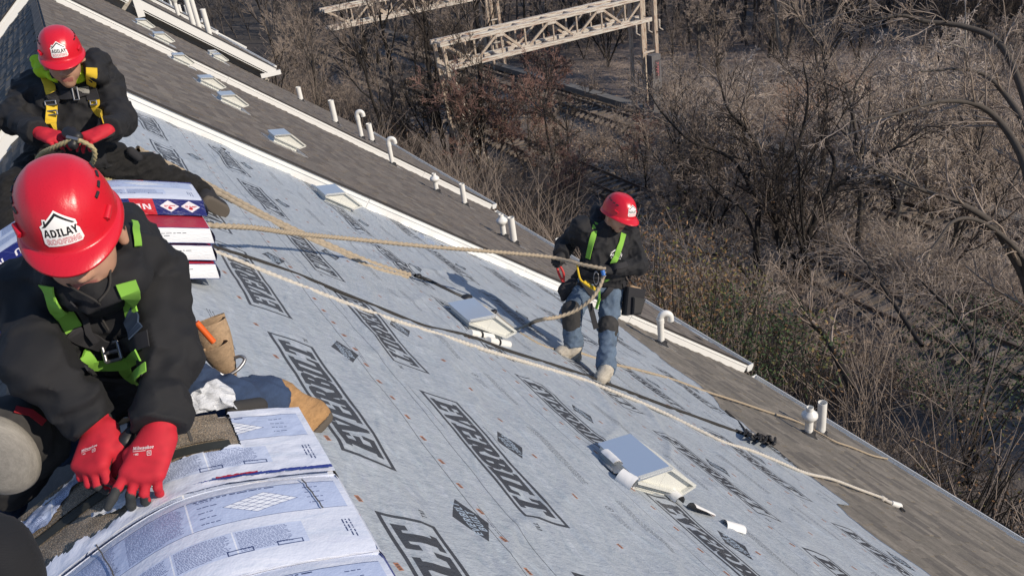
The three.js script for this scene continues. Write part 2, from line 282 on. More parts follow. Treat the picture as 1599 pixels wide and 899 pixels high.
{
  const g = thing('roof_underlayment', 'silver grey printed underlayment sheets covering the near roof slope', 'underlayment', rp(3, -4, 0));
  const strips = [[-0.0, 1.32, 'A', 0], [1.22, 2.42, 'B', 0.1], [2.40, 3.60, 'B', 0.72], [3.56, 4.76, 'B', 0.55], [4.72, 5.92, 'B', 0.95], [5.84, 7.5, 'B', 0.3]];
  strips.forEach(([s0, s1, kind, ph], k) => {
    const nz = 420, ns = 44, pos = [], uv = [], idx = [], zA = -9.27, zB = 1.2;
    for (let i = 0; i <= nz; i++) for (let j = 0; j <= ns; j++) {
      const z = zA + (zB - zA) * i / nz, e = memEdge(z) + 0.015 * noise(z * 9, k), sj = s0 + (s1 - s0) * j / ns + (j === ns ? 0.012 * noise(z * 2.2, k, 4) : 0), s = Math.min(sj, Math.max(e, s0 - 0.02));
      const lap = j <= 1 ? 0 : 0.006, p = rp(Math.max(s, 0.001), z, memH(s, z) + 0.012 + (j === 0 ? -0.004 : 0) + lap - k * 0.0005 + (j >= ns - 1 ? 0.004 : 0));
      pos.push(p.x, p.y, p.z); const wv = 0.011 * fbm(s * 5, z * 5, 31, 2), v = (s - s0 + 0.010 * fbm(z * 5.5, s * 4, 17, 2)) / 1.2, u = (z + wv + 3.2) / 1.4 + ph; if (kind === 'A') uv.push(-(z + wv + 3.46) / 1.4 + 0.785 - 1.0 + 0.01, (1.2 - s + 0.010 * fbm(z * 5.5, s * 4, 17, 2)) / 1.2); else uv.push(u, v);
    }
    for (let i = 0; i < nz; i++) for (let j = 0; j < ns; j++) { const a = i * (ns + 1) + j, b = a + ns + 1; if (memEdge((zA + (zB - zA) * i / nz)) < s0 + 0.06) continue; const dup = Math.hypot(pos[a * 3] - pos[a * 3 + 3], pos[a * 3 + 1] - pos[a * 3 + 4]) < 1e-5; if (!dup) idx.push(a, a + 1, b, b, a + 1, b + 1); else idx.push(b, a + 1, b + 1); }
    const q = geoFrom(pos, idx, uv); const ny = q.attributes.normal.getY(200); if (ny < 0) { const ii = q.index.array; for (let t = 0; t < ii.length; t += 3) { const c = ii[t]; ii[t] = ii[t + 1]; ii[t + 1] = c; } q.computeVertexNormals(); }
    part(g, 'sheet', q, kind === 'A' ? memA : memB);
  });
}

// ---------------------------------------------------------------- box vents
function makeVent(label) {                            // local frame: x down the slope, y out of the roof, z towards the near end
  const g = thing('roof_vent', label, 'roof vent'); g.quaternion.copy(ROOFQ);
  const hood = [[-0.01, 0.06], [-0.01, 0.08], [0.175, 0.185], [0.425, 0.13], [0.36, 0.06]];
  mesh('hood_top', prism([[-0.015, 0.082], [0.175, 0.191], [0.18, 0.184], [-0.005, 0.074]].reverse(), -0.345, 0.025), M.galv, g);
  mesh('hood', prism([[-0.004, 0.06], [-0.004, 0.074], [0.178, 0.178], [0.178, 0.06]].reverse(), -0.325, 0.0), M.cream, g);
  mesh('hood_slope', prism([[0.179, 0.06], [0.179, 0.186], [0.43, 0.133], [0.362, 0.06]].reverse(), -0.335, 0.0), M.cream, g);
  const rim = []; const P = [[0.0, 0.066], [0.0, 0.084], [0.178, 0.184], [0.42, 0.13], [0.358, 0.066], [0.0, 0.066]];
  for (let i = 0; i + 1 < P.length; i++) rim.push(bar(V(P[i][0], P[i][1], 0.012), V(P[i + 1][0], P[i + 1][1], 0.012), 0.016, 0.022, V(0, 0, 1)));
  mesh('end_rim', merge(rim), M.cream, g);
  mesh('throat', bx(0.02, 0.34, -0.005, 0.064, -0.32, -0.012), M.cream, g);
  mesh('flange', bx(-0.06, 0.5, -0.006, 0.010, -0.42, 0.07), M.galv, g);
  const lou = []; for (let k = 0; k < 4; k++) lou.push(bx(0.03, 0.33, 0.012 + k * 0.013, 0.017 + k * 0.013, -0.012, -0.006)); mesh('louver', merge(lou), M.cream, g);
  return g;
}
const vent0 = makeVent('big metal box vent with torn white flashing curls on the underlayment');
vent0.position.copy(rp(2.47, -2.78, 0.012)); vent0.rotation.order = 'YXZ';
[[2.58, -4.95, 0, 'box vent beside the roofer holding the rope, white pipe offcuts in front'], [2.57, -8.42, 0, 'box vent on the underlayment right against the white rake trim'],
  [2.68, -10.8, 0.1915, 'box vent on the second roof, nearest to the white trim beside the underlayment'], [2.5, -13.4, 0.1915, 'second box vent up the brown second roof, right one of the close pair'],
  [2.5, -15.15, 0.1915, 'third box vent up the brown second roof, left one of the close pair'], [2.5, -18.2, 0.1915, 'box vent overlapping the second white rake trim'],
  [2.42, -20.0, 0.385, 'box vent on the third roof, lower right of its upper pair'], [2.38, -22.9, 0.385, 'box vent on the third roof, highest in the picture'],
  [4.8, -25.3, 0.385, 'box vent on the third roof just under the boxed rake return']].forEach(([s, z, o, l]) => copy(vent0, rp(s, z, 0.014, o), l));
copy(vent0, rp(4.86, -26.2, 0.014, 0.385), 'small box vent half hidden behind the one under the boxed rake return');

// ---------------------------------------------------------------- plumbing vents
const tiltBoot = () => { const g = new THREE.LatheGeometry([[0.0, 0.0], [0.125, 0.0], [0.12, 0.012], [0.075, 0.03], [0.064, 0.07], [0.0, 0.07]].map((p) => new THREE.Vector2(...p)), 20); return g; };
function pipe(kind, label, pos, hgt, r = 0.056) {
  const g = thing(kind === 'j' ? 'gooseneck_vent_pipe' : kind === 'cap' ? 'capped_vent_pipe' : 'vent_pipe', label, 'vent pipe', pos);
  const bt = mesh('boot', tiltBoot(), M.rubber, g); bt.quaternion.copy(ROOFQ);
  const fl = mesh('flashing', new THREE.BoxGeometry(0.34, 0.006, 0.26).translate(0.05, 0.002, 0), M.galv, g); fl.quaternion.copy(ROOFQ);
  const L = (pts, n = 20) => new THREE.LatheGeometry(pts.map((p) => new THREE.Vector2(...p)), n);
  if (kind === 'plain') mesh('tube', L([[r, -0.05], [r, hgt], [r - 0.004, hgt + 0.003], [r - 0.009, hgt], [r - 0.009, 0.05]]), M.whitePvc, g);
  if (kind === 'cap') {
    mesh('tube', L([[r * 0.86, -0.05], [r * 0.86, hgt * 0.6]]), M.whitePvc, g);
    mesh('cap', L([[r * 0.9, hgt * 0.52], [r * 1.0, hgt * 0.55], [r * 1.55, hgt * 0.63], [r * 1.75, hgt * 0.68], [r * 1.72, hgt * 0.75], [r * 1.45, hgt * 0.79], [r * 0.85, hgt * 0.87], [r * 0.75, hgt * 0.9], [r * 0.75, hgt], [r * 0.62, hgt], [r * 0.6, hgt * 0.8]]), M.whitePvc, g);
  }
  if (kind === 'j') {
    const R = 0.075, pts = [V(0, -0.05, 0), V(0, hgt * 0.5, 0), V(0, hgt - R, 0)]; const hd = V(0.9, 0, 0.42).normalize();
    for (let a = 0; a <= 6; a++) { const t = Math.PI * a / 6; pts.push(V(0, hgt - R * 0.9, 0).addScaledVector(hd, R - R * Math.cos(t)).add(V(0, R * Math.sin(t), 0))); }
    pts.push(V(0, hgt - R - 0.05, 0).addScaledVector(hd, 2 * R));
    mesh('tube', new THREE.TubeGeometry(new THREE.CatmullRomCurve3(pts), 40, r * 0.72, 12), M.whitePvc, g);
    mesh('coupling', rod(V(0, hgt * 0.72, 0), V(0, hgt * 0.86, 0), r * 0.84, r * 0.84, 16), M.whitePvc, g);
  }
  return g;
}
const PB = (px, py, o = 0) => on(px, py, o, 0.012);
pipe('cap', 'white vent pipe with a flared cap, nearest the camera, beside the tall open pipe', PB(1263, 679), 0.43, 0.058);
pipe('plain', 'tall open white vent pipe nearest the eave, right of the flared cap pipe', PB(1282, 677), 0.52, 0.06);
pipe('j', 'white gooseneck pipe on the near roof, in front of the white trim end', PB(1033, 537), 0.5, 0.068);
pipe('cap', 'flared cap pipe on the second roof, farther of two, above the gutter end', PB(682, 299, 0.1915), 0.42, 0.06);
pipe('plain', 'open white pipe on the second roof near the end of the second white trim', PB(726, 320, 0.1915), 0.5, 0.06);
pipe('cap', 'flared cap pipe on the second roof, left one of the close pair', PB(787, 370, 0.1915), 0.45, 0.06);
pipe('plain', 'open white pipe on the second roof, right one of the close pair', PB(803, 380, 0.1915), 0.5, 0.06);
pipe('plain', 'open white pipe half hidden behind the arm of the standing roofer', PB(876, 410, 0.1915), 0.5, 0.06);
pipe('j', 'white gooseneck pipe on the second roof beside the second white trim', PB(613, 257, 0.1915), 0.62, 0.075);
pipe('plain', 'open white pipe on the third roof, farthest up of the single pipes', PB(470, 157, 0.385), 0.42, 0.075);
pipe('plain', 'open white pipe on the third roof, left of its gooseneck', PB(524, 192, 0.385), 0.62, 0.075);
pipe('j', 'white gooseneck pipe on the third roof', PB(565, 216, 0.385), 0.68, 0.08);
pipe('plain', 'open white pipe on the third roof just right of its gooseneck', PB(581, 221, 0.385), 0.5, 0.075);
reseed(77);
{
  const spots = [[327, 54, .9], [320, 45, .5], [311, 44, 1.1], [302, 40, 1.3], [295, 30, .8], [279, 26, 1.1], [283, 24, .6], [275, 18, .9], [268, 12, .9], [254, 6, .7]];
  spots.forEach(([px, py, h], i) => pipe(i % 4 === 1 ? 'cap' : 'plain', 'thin white pipe in the crowded row beyond the raised far roof', on(px, py, 1.05, 0), h * 0.85, 0.085).userData.group = 'pipes crowded beyond the raised roof');
}

// ---------------------------------------------------------------- ropes
function ropeGeo(pts, r, twist = 0, tension = 0.5) {
  const c = new THREE.CatmullRomCurve3(pts, false, 'centripetal'), L = c.getLength(), n = Math.min(900, Math.ceil(L / (r * (twist ? 0.9 : 2.2)))), m = twist ? 10 : 8, fr = c.computeFrenetFrames(n, false), pos = [], uv = [], idx = [];
  for (let i = 0; i <= n; i++) {
    const p = c.getPointAt(i / n), N = fr.normals[i], B = fr.binormals[i], ph = twist * L * i / n;
    for (let j = 0; j <= m; j++) { const a = j / m * Math.PI * 2, q = r * (1 + (twist ? 0.26 * Math.cos(3 * (a - ph)) : 0)); const v = p.clone().addScaledVector(N, Math.cos(a) * q).addScaledVector(B, Math.sin(a) * q); pos.push(v.x, v.y, v.z); uv.push(L * i / n * 8, j / m); }
  }
  for (let i = 0; i < n; i++) for (let j = 0; j < m; j++) { const a = i * (m + 1) + j, b = a + m + 1; idx.push(a, a + 1, b, b, a + 1, b + 1); }
  return geoFrom(pos, idx, uv);
}
const ropeMat = S({ color: lin(0.58, 0.48, 0.35), roughness: 0.95, map: rep(grainTex, 1) }), ropeWhite = S({ color: lin(0.82, 0.77, 0.68), roughness: 0.95, map: rep(grainTex, 1) });
const ropeYellow = S({ color: lin(0.62, 0.52, 0.28), roughness: 0.95, map: rep(grainTex, 1) }), ropeDark = S({ color: lin(0.05, 0.047, 0.045), roughness: 0.9, map: rep(grainTex, 1) }), blackPlastic = S({ color: lin(0.016, 0.016, 0.018), roughness: 0.5 });
const steel = S({ color: lin(0.32, 0.32, 0.33), roughness: 0.38, metalness: 0.85 });
const lay = (pts, h = 0.046) => pts.map(([x, y, o, hh]) => on(x, y, o || 0, hh ?? h));
solo('lifeline_rope', merge([ropeGeo(lay([[215, 232, 0, .1], [225, 237, 0, .05], [300, 275], [380, 318], [440, 349], [520, 385], [580, 410], [640, 429]]), 0.0185, 90), ropeGeo(lay([[215, 234, 0, .1], [226, 241], [300, 280], [380, 324], [440, 354], [520, 390], [575, 415], [636, 433]]), 0.0185, 90)]), ropeMat, 'doubled tan twisted rope running from the seated roofer down the underlayment', 'rope');
const lanyard = thing('lanyard', 'black shock lanyard at the lower end of the doubled tan rope', 'lanyard', on(690, 448));
part(lanyard, 'strap', ropeGeo(lay([[648, 430], [668, 437], [690, 448], [712, 459], [726, 465]], 0.052), 0.015), blackPlastic);
for (const [x, y, r] of [[652, 431, 0.028], [727, 466, 0.05], [770, 487, 0.03]]) part(lanyard, 'grab', new THREE.SphereGeometry(r, 12, 8).scale(1.3, 0.7, 1).translate(...on(x, y, 0, 0.052).toArray()), blackPlastic);
for (const [a, b] of [[[637, 430], [650, 431]]]) part(lanyard, 'hook', rod(on(...a, 0, 0.03), on(...b, 0, 0.03), 0.012), steel);
solo('rope', ropeGeo(lay([[732, 468], [765, 484, 0, .03], [790, 505], [808, 518], [850, 541], [900, 549], [950, 566], [1000, 578], [1050, 592], [1100, 610], [1150, 626], [1200, 643], [1250, 660], [1280, 676], [1300, 687], [1330, 698], [1360, 710], [1386, 716]], 0.04), 0.0125, 120), ropeMat, 'long tan rope passing under the standing roofer and ending at the eave', 'rope');
solo('rope', ropeGeo(lay([[312, 386], [334, 393], [390, 415], [450, 439], [510, 462], [560, 481], [630, 505], [700, 527], [760, 547], [810, 562], [860, 577], [910, 592], [960, 612], [1000, 628], [1040, 646], [1085, 668], [1130, 690], [1170, 702], [1210, 718], [1255, 737], [1300, 748], [1340, 763], [1384, 779]], 0.042), 0.0142, 100), ropeWhite, 'thick white twisted rope lying across the whole underlayment', 'rope');
{
  const g = thing('rope_end', 'white rope end connector lying on bare shingles at the lower right', 'connector', on(1384, 780)), a = on(1378, 778, 0, 0.035), b = on(1392, 785, 0, 0.035), c = on(1405, 790, 0, 0.035), d = on(1413, 798, 0, 0.03);
  part(g, 'knot', new THREE.SphereGeometry(0.03, 12, 8).translate(...a.toArray()), ropeWhite); part(g, 'sleeve', rod(a, b, 0.014, 0.02, 12), ropeWhite); part(g, 'collar', rod(b, c, 0.026, 0.034, 12), M.whitePvc); part(g, 'tip', rod(c, d, 0.012, 0.009, 10), blackPlastic);
}
solo('rope', ropeGeo(lay([[308, 378], [334, 386], [400, 406], [470, 431], [540, 460], [600, 484], [660, 508], [730, 524], [790, 546], [840, 562], [900, 581], [960, 603], [1020, 626], [1080, 648], [1120, 662], [1150, 673], [1163, 676], [1158, 664], [1147, 653], [1133, 641, 0, .06]], 0.042), 0.0125, 0), ropeDark, 'dark weathered rope running beside the thick white rope', 'rope');
{
  const g = thing('rope_grab', 'black tangled rope grab lying on the edge of the underlayment', 'rope grab', on(1190, 684)), pts = []; reseed(3);
  for (let i = 0; i < 46; i++) { const t = i / 45; pts.push(on(1166 + 42 * t + rr(-5, 5), 677 + 13 * t + rr(-7, 5), 0, 0.03 + rr(0, 0.09))); }
  part(g, 'cord', ropeGeo(pts, 0.013), blackPlastic); part(g, 'strap', ropeGeo(lay([[1150, 672], [1160, 676], [1172, 680]], 0.04), 0.016), blackPlastic);
  part(g, 'buckle', rod(on(1167, 676, 0, 0.07), on(1176, 678, 0, 0.08), 0.03, 0.026, 12), steel);
}

// ---------------------------------------------------------------- paper and metal scraps around the big vents
const paperW = S({ color: lin(0.78, 0.78, 0.77), roughness: 0.6, side: THREE.DoubleSide }), tarBack = S({ color: lin(0.17, 0.16, 0.15), roughness: 0.9, side: THREE.DoubleSide });
function curl(name, label, a, b, r0, r1, sweep, start, cat = 'flashing', dark = false) {   // open curled sheet, axis a to b
  const d = b.clone().sub(a), L = d.length(); d.normalize(); const u = V(SB, CB, 0), sd = d.clone().cross(u).normalize(), up = sd.clone().cross(d), pos = [], uv = [], idx = [], n = 18, m = 6;
  for (let i = 0; i <= m; i++) for (let j = 0; j <= n; j++) { const t = i / m, w = start + sweep * j / n, r = (r0 + (r1 - r0) * t) * (1 - 0.18 * j / n + 0.04 * noise(i, j * 0.7, L * 50)); const p = a.clone().addScaledVector(d, L * t).addScaledVector(sd, Math.cos(w) * r).addScaledVector(up, Math.sin(w) * r); pos.push(p.x, p.y, p.z); uv.push(t, j / n); }
  for (let i = 0; i < m; i++) for (let j = 0; j < n; j++) { const q = i * (n + 1) + j, s = q + n + 1; idx.push(q, q + 1, s, s, q + 1, s + 1); }
  const g = geoFrom(pos, idx, uv); const th = thing(name, label, cat, a.clone()); const inner = g.clone(); const P = inner.attributes.position, N = inner.attributes.normal;
  for (let i = 0; i < P.count; i++) P.setXYZ(i, P.getX(i) - N.getX(i) * 0.004, P.getY(i) - N.getY(i) * 0.004, P.getZ(i) - N.getZ(i) * 0.004);
  part(th, 'outer_face', g, dark ? tarBack : paperW); part(th, 'inner_face', inner, paperW); return th;
}
curl('flashing_curl', 'white flashing curl at the upper left corner of the big vent', on(945, 713, 0, .06), on(964, 730, 0, .07), 0.042, 0.036, 5.4, 0.4);
curl('flashing_curl', 'long white flashing tube along the left side of the big vent', on(967, 742, 0, .055), on(990, 759, 0, .05), 0.042, 0.05, 5.8, -0.6);
curl('flashing_curl', 'bent flashing scrap with brown inside at the lower end of the big vent', on(1040, 766, 0, .05), on(1062, 784, 0, .05), 0.04, 0.036, 3.4, -0.2, 'flashing', true);
curl('flashing_curl', 'triangular white paper curl showing its dark inside, below the big vent', on(1078, 797, 0, .035), on(1112, 808, 0, .035), 0.042, 0.024, 3.2, 0.9, 'scrap', true);
curl('flashing_curl', 'small white paper roll, lowest scrap below the big vent', on(1129, 820, 0, .04), on(1158, 828, 0, .04), 0.03, 0.03, 6.1, 0, 'scrap');
for (const [a, b, l] of [[[733, 520], [768, 527], 'white pipe offcut against the vent beside the standing roofer'], [[762, 532], [794, 538], 'lower white pipe offcut in front of the same vent']]) {
  const g = thing('pipe_offcut', l, 'pipe offcut', on(...a)); part(g, 'tube', rod(on(...a, 0, .04), on(...b, 0, .04), 0.03, 0.03, 14), M.whitePvc);
  const m = (t) => on(a[0] + (b[0] - a[0]) * t, a[1] + (b[1] - a[1]) * t, 0, .04); part(g, 'strap', rod(m(0.4), m(0.48), 0.034, 0.034, 14), blackPlastic);
}
{
  const list = [[345, 235, 8], [352, 240, 8], [487, 292, 9], [500, 300, 9], [655, 368, 8], [668, 376, 10], [690, 387, 9], [340, 230, 6]];
  list.forEach(([x, y, w], i) => { const a = on(x, y, 0, 0.03), b = on(x + w, y + w * 0.45, 0, 0.035); const g = merge([bar(a, b, 0.05, 0.004, V(SB, CB, 0.4)), bar(a.clone().add(V(0, 0.015, -0.03)), b.clone().add(V(0, 0.015, -0.03)), 0.004, 0.035, V(SB, CB, 0))]); solo('step_flashing', g, i % 3 ? M.galv : M.darkEdge, 'bent step flashing scrap at the foot of the rake trim', 'flashing', 'step flashing scraps along the trim'); });
}
// membrane turned up along the rake trim
{
  const pos = [], uv = [], idx = []; const n = 150;
  for (let i = 0; i <= n; i++) { const s = 0.05 + 7.1 * i / n, up = 0.045 + 0.03 * fbm(s * 2.2, 3, 1), out = 0.05 + 0.05 * Math.abs(fbm(s * 1.7, 8, 2)); for (const p of [rp(s, -9.262 + out, 0.034), rp(s, -9.27, 0.03 + 0.01 * noise(s * 5, 1)), rp(s, -9.272, 0.03 + up)]) { pos.push(p.x, p.y, p.z); uv.push(s, 0); } }
  for (let i = 0; i < n; i++) for (let k = 0; k < 2; k++) { const a = i * 3 + k, b = a + 3; idx.push(a, a + 1, b, b, a + 1, b + 1); }
  solo('flashing_strip', geoFrom(pos, idx, uv), paperW, 'ragged pale flashing strip turned up along the foot of the near white rake trim', 'flashing');
}
// pale patches over the second roof's gutter
for (const [a, b, l] of [[[1046, 500], [1056, 506], 'short pale strip over the gutter behind the near gooseneck pipe'], [[1075, 517], [1098, 531], 'longer pale strip over the gutter right of the near gooseneck pipe']])
  solo('gutter_strip', bar(on(...a, 0.1915, 0.03).add(V(0.06, 0, 0)), on(...b, 0.1915, 0.03).add(V(0.06, 0, 0)), 0.14, 0.006, V(SB, CB, 0)), S({ color: lin(0.5, 0.56, 0.62), roughness: 0.5 }), l, 'gutter strip');

// ---------------------------------------------------------------- shingle bundles
function wrapTex(w, h, draw) { return canvasTex(w, h, draw); }
const greek = (x, x0, y0, w, rows, dy, px, c) => { x.fillStyle = c; smallPrint(x, x0, y0, w, rows, dy, px); };
reseed(21);
function drawTopWrap(x, w, h) {                       // white wrapper with pale blue printed panels; w is 1 m
  x.fillStyle = '#d6dcea'; x.fillRect(0, 0, w, h);
  for (let i = 0; i < 260; i++) { x.fillStyle = `rgba(${rnd() < 0.5 ? '255,255,255' : '180,192,214'},${rr(0.05, 0.2)})`; x.beginPath(); x.ellipse(rnd() * w, rnd() * h, rr(10, 120), rr(2, 14), rr(-0.4, 0.4), 0, 7); x.fill(); }
  const band = (y, bh) => { x.fillStyle = '#b9c6e2'; x.fillRect(0, y, w * 0.985, bh); x.fillStyle = '#39456b'; x.fillRect(0, y, w * 0.985, 3); x.fillRect(0, y + bh, w * 0.985, 2); };
  band(h * 0.10, h * 0.36);
  const cols = [0.0, 0.15, 0.3, 0.46, 0.62];
  for (let c = 0; c < 4; c++) { x.fillStyle = '#e9edf5'; if (c !== 3) x.fillRect(w * cols[c], h * 0.1, 5, h * 0.36); greek(x, w * cols[c] + 14, h * 0.122, w * (c > 1 ? 0.135 : 0.12), 24, h * 0.0135, 1.5, '#46527c'); }
  x.fillStyle = '#e9edf5'; x.fillRect(w * 0.62, h * 0.1, 6, h * 0.36);
  // exploded roof drawing
  x.save(); x.translate(w * 0.79, h * 0.285); x.transform(1, -0.32, 0.85, 0.5, 0, 0); x.fillStyle = '#eef2f8'; x.strokeStyle = '#4a5680'; x.lineWidth = 2.5; x.fillRect(-72, -60, 144, 120); for (let i = 0; i <= 5; i++) { x.beginPath(); x.moveTo(-72 + i * 28.8, -60); x.lineTo(-72 + i * 28.8, 60); x.moveTo(-72, -60 + i * 24); x.lineTo(72, -60 + i * 24); x.stroke(); } x.restore();
  for (let i = 0; i < 9; i++) greek(x, w * (i % 2 ? 0.9 : 0.645), h * (0.14 + i * 0.033), w * 0.06, 1, 5, 2.6, '#3a4670');
  greek(x, w * 0.64, h * 0.115, w * 0.3, 1, 5, 4, '#2c3760');
  // second text field
  x.fillStyle = '#c3cee6'; x.fillRect(0, h * 0.58, w * 0.86, h * 0.24); for (let c = 0; c < 6; c++) { x.fillStyle = '#e9edf5'; x.fillRect(w * c * 0.14, h * 0.58, 5, h * 0.24); greek(x, w * c * 0.14 + 12, h * 0.595, w * 0.118, 15, h * 0.0142, 1.5, '#46527c'); }
  x.fillStyle = '#c8323c'; x.fillRect(w * 0.47, h * 0.775, 40, 20); x.strokeStyle = '#39456b'; x.lineWidth = 4; for (const q of [0.68, 0.79]) x.strokeRect(w * q, h * 0.775, 78, 18);
  x.save(); x.translate(w * 0.965, h * 0.74); x.rotate(Math.PI / 2); greek(x, -h * 0.12, -10, h * 0.2, 3, 12, 3, '#2c3760'); x.restore();
}
const topTex = canvasTex(1536, 520, (x, w, h) => { x.scale(w / 1400, h / 474); drawTopWrap(x, 1400, 474); });
const sideTex = (variant) => canvasTex(1024, 112, (x, w, h) => {
  reseed(40 + variant);
  if (variant === 0) {                                // navy side with red fields, hazard diamonds and lettering upside down
    x.fillStyle = '#1c2a72'; x.fillRect(0, 0, w, h); x.fillStyle = '#c02636'; x.fillRect(w * 0.40, 0, w * 0.27, h); x.fillRect(w * 0.70, 0, w * 0.095, h);
    x.fillStyle = '#e8ecf4'; x.font = 'bold 52px sans-serif'; x.textAlign = 'center'; for (const [t, q] of [['NE', 0.748], ['UAU', 0.63], ['NE', 0.12], ['UAU', 0.25]]) { x.save(); x.translate(w * q, h * 0.34); x.rotate(Math.PI); x.fillText(t, 0, 0); x.restore(); }
    for (const q of [0.855, 0.94]) { x.save(); x.translate(w * q, h * 0.45); x.rotate(Math.PI / 4); x.fillRect(-29, -29, 58, 58); x.restore(); x.fillStyle = '#c02636'; x.beginPath(); x.arc(w * q, h * 0.58, 9, 0, 7); x.fill(); greek(x, w * q - 22, h * 0.4, 44, 2, 7, 3, '#c05060'); x.fillStyle = '#e8ecf4'; }
  } else {
    x.fillStyle = '#1c2a72'; x.fillRect(0, 0, w, h); x.fillStyle = '#c02636'; x.fillRect(w * 0.1, 0, w * 0.25, h); x.fillStyle = '#e9ecf0'; x.fillRect(w * 0.52, h * 0.04, w * 0.48, h * 0.92);
    x.fillStyle = '#3c4048'; x.font = '74px serif'; x.textAlign = 'center'; if (variant === 1) x.fillText('11', w * 0.62, h * 0.72); x.save(); x.translate(w * 0.8, h * 0.5); x.rotate(-0.05); greek(x, -w * 0.1, -14, w * 0.2, 2, 18, 3, '#5a5e66'); x.restore();
    x.fillStyle = '#e8ecf4'; x.font = 'bold 60px sans-serif'; x.save(); x.translate(w * 0.22, h * 0.3); x.rotate(Math.PI); x.fillText('NE', 0, 0); x.restore();
  }
  for (let i = 0; i < 40; i++) { x.strokeStyle = `rgba(255,255,255,${rr(0.1, 0.5)})`; x.lineWidth = rr(0.6, 2); const q = rnd() * w; x.beginPath(); x.moveTo(q, 0); x.lineTo(q + rr(60, 130), h); x.stroke(); }   // film creases, their gloss painted as pale lines
});
const core = S({ color: lin(0.10, 0.095, 0.09), roughness: 0.95 }), film = (t, r = 0.32) => S({ map: t, roughness: r, bumpMap: rep(softTex, 4, 1.5), bumpScale: 0.002 });
const topFilm = film(topTex, 0.38), redFilm = S({ color: lin(0.42, 0.025, 0.05), roughness: 0.3, bumpMap: rep(softTex, 5), bumpScale: 0.003 }), navyFilm = S({ color: lin(0.025, 0.04, 0.24), roughness: 0.35 });
const sideFilms = [0, 1, 2, 3].map((v) => film(sideTex(v)));
// bundle lying across the ridge, bent over it; droop = slope of its two halves
function bundle(label, { z0, z1, h, xa, xb, droop, t = 0.095, skew = 0, topMat, sideMat, endMat, lift = 0 }, group) {
  const g = thing('shingle_bundle', label, 'shingle bundle', V((xa + xb) / 2, h, (z0 + z1) / 2), group), nx = 30, nz = 14;
  const yAt = (x) => h - droop * (Math.sqrt(x * x + 0.02) - 0.14), pt = (x, hh, z) => V(x, yAt(x) + hh + lift * x, z + skew * x);
  const grid = (f, a, b) => { const pos = [], uv = [], idx = []; for (let i = 0; i <= a; i++) for (let j = 0; j <= b; j++) { const [p, u, v] = f(i / a, j / b); pos.push(p.x, p.y, p.z); uv.push(u, v); } for (let i = 0; i < a; i++) for (let j = 0; j < b; j++) { const q = i * (b + 1) + j, s = q + b + 1; idx.push(q, q + 1, s, s, q + 1, s + 1); } return geoFrom(pos, idx, uv); };
  const bump = (u, v) => 0.004 * fbm(u * 7, v * 3, h * 30) - 0.010 * Math.pow(Math.abs(v * 2 - 1), 6) - 0.006 * Math.pow(Math.abs(u * 2 - 1), 10);
  part(g, 'top_wrapper', grid((u, v) => [pt(xa + (xb - xa) * u, t + bump(u, v), z0 + (z1 - z0) * v), u, 1 - v], nx, nz), topMat);
  part(g, 'side_wrapper', grid((u, v) => [pt(xa + (xb - xa) * u, (t - 0.009) * (1 - v) + 0.001, z1 + 0.004 * fbm(u * 9, v * 3, z0 * 9)), u, 1 - v], nx, 6), sideMat);
  part(g, 'back_wrapper', grid((u, v) => [pt(xa + (xb - xa) * u, (t - 0.009) * v, z0), u, v], nx, 1), sideMat);
  for (const [x, f] of [[xb, 1], [xa, -1]]) part(g, 'end_wrapper', grid((u, v) => [pt(x + f * 0.012 * Math.sin(Math.PI * v), (t - 0.01) * (f > 0 ? 1 - v : v), z1 + (z0 - z1) * u), u, v], 6, 6), endMat || topMat);
  part(g, 'shingle_core', grid((u, v) => [pt(xa + 0.02 + (xb - xa - 0.04) * u, 0.002, z0 + 0.02 + (z1 - z0 - 0.04) * (1 - v)), u, v], nx, 1), core);
  return g;
}
const ST = { xa: -0.55, xb: 0.375, droop: 0.38, t: 0.088 };
bundle('white labelled shingle bundle, lowest of the stack behind the kneeling roofer', { ...ST, z0: -4.14, z1: -3.80, h: -0.075, xb: 0.405, topMat: redFilm, sideMat: sideFilms[3], endMat: navyFilm });
bundle('white labelled shingle bundle, second from the bottom of the stack', { ...ST, z0: -4.15, z1: -3.82, h: 0.015, xb: 0.415, skew: 0.02, topMat: redFilm, sideMat: sideFilms[2], endMat: navyFilm });
bundle('shingle bundle with a large printed 11, third from the bottom of the stack', { ...ST, z0: -4.15, z1: -3.80, h: 0.107, xb: 0.43, topMat: redFilm, sideMat: sideFilms[1], endMat: topFilm });
bundle('navy and red shingle bundle with hazard diamonds, topmost of the stack', { ...ST, z0: -4.28, z1: -3.95, h: 0.2, xb: 0.45, topMat: topFilm, sideMat: sideFilms[0], endMat: navyFilm });
// foreground row of bundles draped over the ridge
const FB = { xa: -0.60, xb: 0.385, droop: 0.42, t: 0.085, h: 0.01, sideMat: topFilm, endMat: topFilm };
bundle('foreground shingle bundle in the middle, whole white and blue wrapper with a dark slit', { ...FB, z0: -1.876, z1: -1.537, topMat: topFilm, endMat: topFilm });
bundle('foreground shingle bundle nearest the camera, cut by the bottom of the picture', { ...FB, z0: -1.532, z1: -1.195, h: 0.006, topMat: topFilm, endMat: navyFilm });

